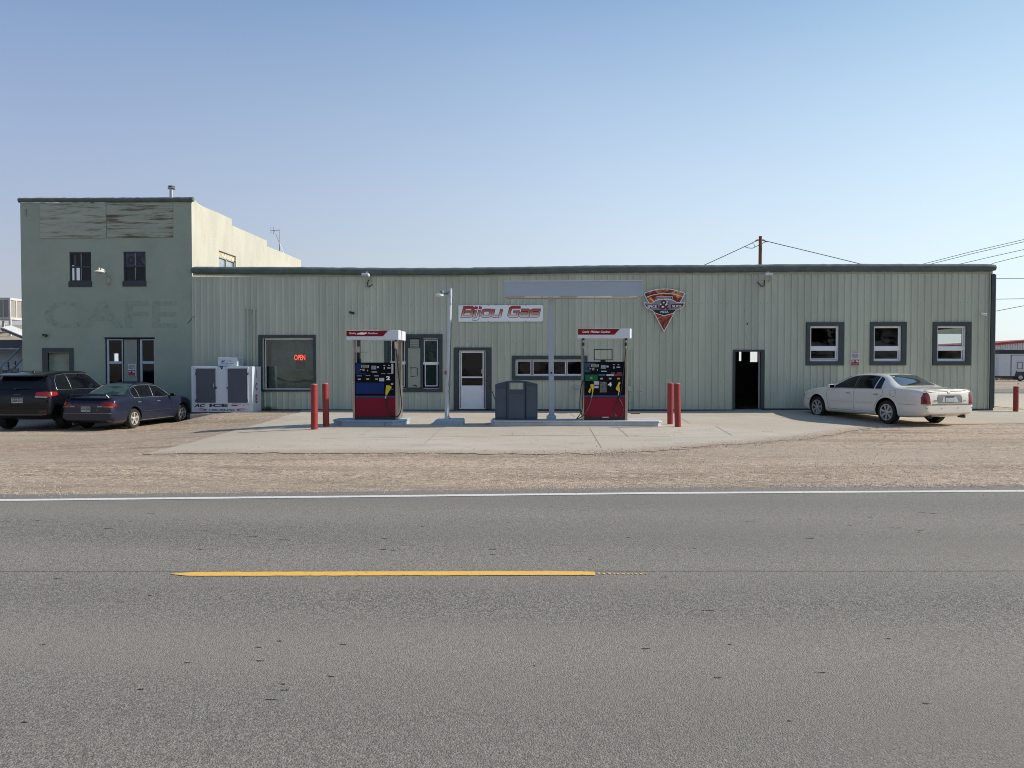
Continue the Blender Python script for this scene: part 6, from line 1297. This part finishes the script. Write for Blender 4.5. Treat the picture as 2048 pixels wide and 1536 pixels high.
for k,(P,lb) in enumerate((([(1835,531),(1852,526.5),(1940,504),(2048,479),(2150,456)],'topmost of the wires fanning up right above the store corner'),
                      ([(1850,531.5),(1868,526.5),(1950,506),(2048,483.5),(2150,461)],'second wire down fanning up right above the store corner'),
                      ([(1915,529),(1927,526.5),(1985,513),(2048,499),(2150,477)],'third wire down fanning up right above the store corner'),
                      ([(1975,531),(1990,525.5),(2020,518),(2048,511.5),(2150,489)],'lowest of the wires fanning up right above the store corner'),
                      ([(1960,557),(2048,557.3),(2200,557)],'level wire beside the top of the store corner trim'),
                      ([(1960,598.8),(2048,597.5),(2200,595)],'level wire halfway up beside the store corner'),
                      ([(1960,628),(1990,622.5),(2048,611.5),(2200,582)],'rising wire lowest on the right beside the store corner'))):
    wires(P, .013 if k < 4 else .014, lb, Y=WYs)
# ================================================================ background: left
HY = 38.0
HS = Thing('neighbour_house', 'low house with tan shingle roof and pale blue wall at the far left', 'house', (-29,HY,0))
e0 = px(20,679,36.6); rg = px(20,646,41.5); gx1 = -24.2
m = MB(); m.box(-40,gx1-.3,HY,HY+.2,-.4,e0.z-.1); m.box(gx1-.5,gx1-.3,HY+.2,46,-.4,e0.z-.1); HS.part('wall', m, M('pale_blue_wall',(.52,.62,.74),.7,var=.05))
m = MB(); m.add([(-41,36.6,e0.z),(gx1,36.6,e0.z-.1),(gx1,41.5,rg.z-.15),(-41,41.5,rg.z),(gx1,46.4,e0.z-.1),(-41,46.4,e0.z)], [(0,1,2,3),(3,2,4,5)]); HS.part('roof', m, M('tan_shingles',(.34,.29,.22),.9,var=.18,vs=3,bump=.3,bs=9))
m = MB(); m.box(-41,gx1,36.45,36.6,e0.z-.38,e0.z-.02); m.box(-41,gx1,36.5,HY-.01,e0.z-.40,e0.z-.36); HS.part('fascia', m, M('slate_fascia',(.07,.08,.10),.6)); m = MB(); m.tube([(-41,36.38,e0.z-.42),(gx1,36.38,e0.z-.46)], .05, 8); HS.part('gutter', m, M('pale_gutter',(.35,.38,.42),.5))
# white sheet-metal roof slope standing in front of the shingles, falling to the right
SHd = MB(); P = [px(4,654.5,36),px(22,650.5,36.6),px(60,665,36.6),px(60,678,36)]
SHd.prism(P, (0,.0,-.07)); P2 = [px(1,655.5,35.95),px(60,679,35.95),px(60,684,35.95),px(1,660,35.95)]; SHd.prism(P2, (0,.08,0), 1)
HS.part('porch_roof', SHd, [M('white_sheet_roof',(.6,.6,.6),.5), M('grey_edge',(.16,.15,.14),.7)])
CO = Thing('evaporative_cooler', 'boxy rooftop cooler with white frame and louvred panels at the far left edge', 'cooler', px(10,655,HY))
xr_ = px(20,620,HY).x; xl_ = xr_-1.35; zt_ = px(20,596.5,HY).z; zb_ = px(20,638,HY).z
m = MB(); m.box(xl_,xr_,HY,HY+1.35,zb_,zt_); CO.part('cabinet', m, M('cooler_pad',(.30,.27,.25),.9,var=.15,vs=10))
m = MB(); F_ = .06
for (xa_,xb_) in ((xl_-.02,xl_+F_),(xr_-F_,xr_+.02),((xl_+xr_)/2+.32,(xl_+xr_)/2+.36),((xl_+xr_)/2-.30,(xl_+xr_)/2-.26)): m.box(xa_,xb_,HY-.03,HY-.002,zb_,zt_)
m.box(xl_,xr_,HY-.028,HY-.001,zt_-.09,zt_+.01); m.box(xl_,xr_,HY-.028,HY-.001,zb_-.02,zb_+.09)
for k in range(4): y_ = HY-.02+(1.38-F_)*k/3; m.box(xr_+.002,xr_+.03,y_,y_+F_,zb_+.09,zt_-.09)
m.box(xr_+.002,xr_+.032,HY-.02,HY+1.38,zt_-.09,zt_+.01); m.box(xr_+.002,xr_+.032,HY-.02,HY+1.38,zb_-.02,zb_+.09); m.box(xl_,xr_+.03,HY-.02,HY+1.38,zt_+.011,zt_+.03)
CO.part('frame', m, M('cooler_white',(.52,.52,.50),.5))
for (x_,y_) in ((xr_-.08,HY),(xl_,HY),(xr_-.08,HY+1.27),(xl_,HY+1.27)): m = MB(); m.box(x_,x_+.10,y_,y_+.08,zb_-.95,zb_-.021); CO.part('leg', m, MC['cooler_white'])
# stair against the left side of the cafe
ST = Thing('metal_staircase', 'grey metal outdoor stair climbing the left side wall of the cafe', 'staircase', (-19,27.5,-.2)); sx_ = -19.35; grail = M('stair_grey',(.16,.19,.20),.5)
def szy(y): return 2.53+(y-28.2)*.66
m = MB(); m.tube([(sx_,25.4,szy(25.4)),(sx_,34,szy(34))], .032, 8); m.tube([(sx_,25.4,szy(25.4)-.48),(sx_,34,szy(34)-.48)], .026, 8); ST.part('handrail', m, grail)
for k in range(8): y_ = 25.6+k*1.15; m = MB(); m.tube([(sx_,y_,szy(y_)),(sx_,y_,szy(y_)-1.05)], .03, 8); ST.part('post', m, grail)
m = MB(); m.prism([(sx_-.03,24.6,szy(24.6)-1.18),(sx_-.03,34,szy(34)-1.18),(sx_-.03,34,szy(34)-.98),(sx_-.03,24.6,szy(24.6)-.98)], (.05,0,0)); m.prism([(-18.45,24.6,szy(24.6)-1.18),(-18.45,34,szy(34)-1.18),(-18.45,34,szy(34)-.98),(-18.45,24.6,szy(24.6)-.98)], (.05,0,0)); ST.part('stringer', m, grail)
for k in range(0):  y_ = 24.9+k*.38; m = MB(); m.box(sx_+.03,-18.46,y_,y_+.26,szy(y_)-1.08,szy(y_)-1.05); ST.part('tread', m, grail)
# fence
FN = Thing('wooden_fence', 'weathered brown picket fence at the far left behind the black wagon', 'fence', (-24,33,0)); m = MB(); x_ = -34
while x_ < px(31,740,33).x:
    h_ = px(20,739,33).z+random.uniform(-.06,.06); m.box(x_,x_+.13,33,33.02,-.3,h_); x_ += .145
FN.part('pickets', m, M('fence_wood',(.13,.095,.075),.9,var=.35,vs=5)); m = MB(); m.box(-34,px(31,740,33).x,33.022,33.06,.2,.3); m.box(-34,px(31,740,33).x,33.022,33.06,1.0,1.1); FN.part('rail', m, MC['fence_wood']); m = MB(); q = px(30.5,737,32.9); m.box(q.x-.10,q.x+.12,32.88,32.98,-.3,q.z); FN.part('post', m, M('fence_post',(.25,.21,.17),.9))
leafm = M('dark_leaf',(.05,.075,.045),.8,var=.4,vs=6)
for k,(u,v) in enumerate(((17,724),(31,722))):
    q = px(u,745,34.5); t = px(u,v,34.5); m = MB(); m.tube([(q.x,34.5,-.2),(q.x,34.5,t.z)], .018, 5, mi=0)
    for j in range(60):
        a_ = random.uniform(0,6.28); zz = random.uniform(t.z-.75,t.z-.02); L_ = random.uniform(.10,.26)*(1-.6*(zz-t.z+.75)/.75); c = Vector((q.x,34.5,zz)); d = Vector((math.cos(a_),math.sin(a_),random.uniform(.0,.5)))*L_; n_ = Vector((-math.sin(a_),math.cos(a_),.3))*.022
        m.add([c,c+d*.5+n_,c+d,c+d*.5-n_],[(0,1,2,3)],1)
    single('young_conifer', m, [M('twig',(.06,.04,.03),.9), leafm], ('left' if k==0 else 'right')+' of the two little spiky shrubs showing over the fence at far left', 'shrub', (q.x,34.5,-.2), group='spiky shrubs over the fence')
# weeds at the right rear
m = MB()
for j in range(700):
    x_ = px(1990,750,86).x+random.uniform(-1.5,5); y_ = 86+random.uniform(-3,3); h_ = random.uniform(.15,.5); a_ = random.uniform(0,3.14); m.add([(x_,y_,.05),(x_+.05*math.cos(a_),y_+.05*math.sin(a_),.05),(x_+random.uniform(-.15,.15),y_,.05+h_)],[(0,1,2)])
o = struct('dry_weeds', m, M('dry_weed',(.16,.15,.09),.9,var=.4,vs=3), kind='stuff')
m = MB()
for j in range(260):
    x_ = px(530,822,26.85).x+random.gauss(.1,.12); y_ = 26.86+random.uniform(-.1,.1); h_ = random.uniform(.05,.28); a_ = random.uniform(0,3.14); m.add([(x_,y_,-.08),(x_+.015*math.cos(a_),y_+.015*math.sin(a_),-.08),(x_+random.uniform(-.08,.08),y_+random.uniform(-.05,.05),-.05+h_)],[(0,1,2)])
struct('wall_weeds', m, M('green_weed',(.07,.09,.04),.9,var=.4,vs=9), kind='stuff')
# trees across the road, behind the camera: what the windows and car panels reflect
def tree_mesh(h, r, seed):
    rnd = random.Random(seed); c = MB(); cl = [(Vector((rnd.gauss(0,r*.42),rnd.gauss(0,r*.42),h*rnd.uniform(.38,.95))), rnd.uniform(.22,.42)*r) for _ in range(26)]
    for p,s in cl:
        for _ in range(70):
            d = Vector((rnd.gauss(0,1),rnd.gauss(0,1),rnd.gauss(0,1))).normalized()*s*rnd.uniform(.5,1); a = Vector((rnd.gauss(0,1),rnd.gauss(0,1),rnd.gauss(0,1))).normalized()*.28; b = a.cross(Vector((rnd.random(),rnd.random(),1))).normalized()*.2
            q = p+d; c.add([q-a-b,q+a-b,q+a+b,q-a+b],[(0,1,2,3)])
    t = MB(); t.tube([(0,0,-.2),(0,0,h*.3),(.1,.05,h*.6)], [h*.035,h*.025,h*.012], 8)
    for p,s in cl[:7]: t.tube([(0,0,h*.28),tuple(p*.6+Vector((0,0,h*.12))),tuple(p)],[h*.014,h*.01,h*.004],6)
    return c, t
crown_m = M('crown_green',(.045,.065,.03),.8,var=.5,vs=1.2); bark = M('bark',(.10,.075,.055),.9,var=.2)
cm, tm = tree_mesh(9.5, 4.2, 3); T0 = Thing('broadleaf_tree', 'leafy green tree on the far side of the road behind the viewer', 'tree', (-22,-24,0), group='trees across the road', local=True); T0.part('trunk', tm, bark); T0.part('crown', cm, crown_m)
for k in range(1,11):
    r = T0.o.copy(); C.objects.link(r); r.location = (-22+k*6.0+random.uniform(-1.2,1.2), -25+random.uniform(-4,3), 0); r.rotation_euler = (0,0,random.uniform(0,6.28)); s_ = random.uniform(.75,1.15); r.scale = (s_,s_,s_)
    for ch in T0.o.children: 
        c = ch.copy(); C.objects.link(c); c.parent = r
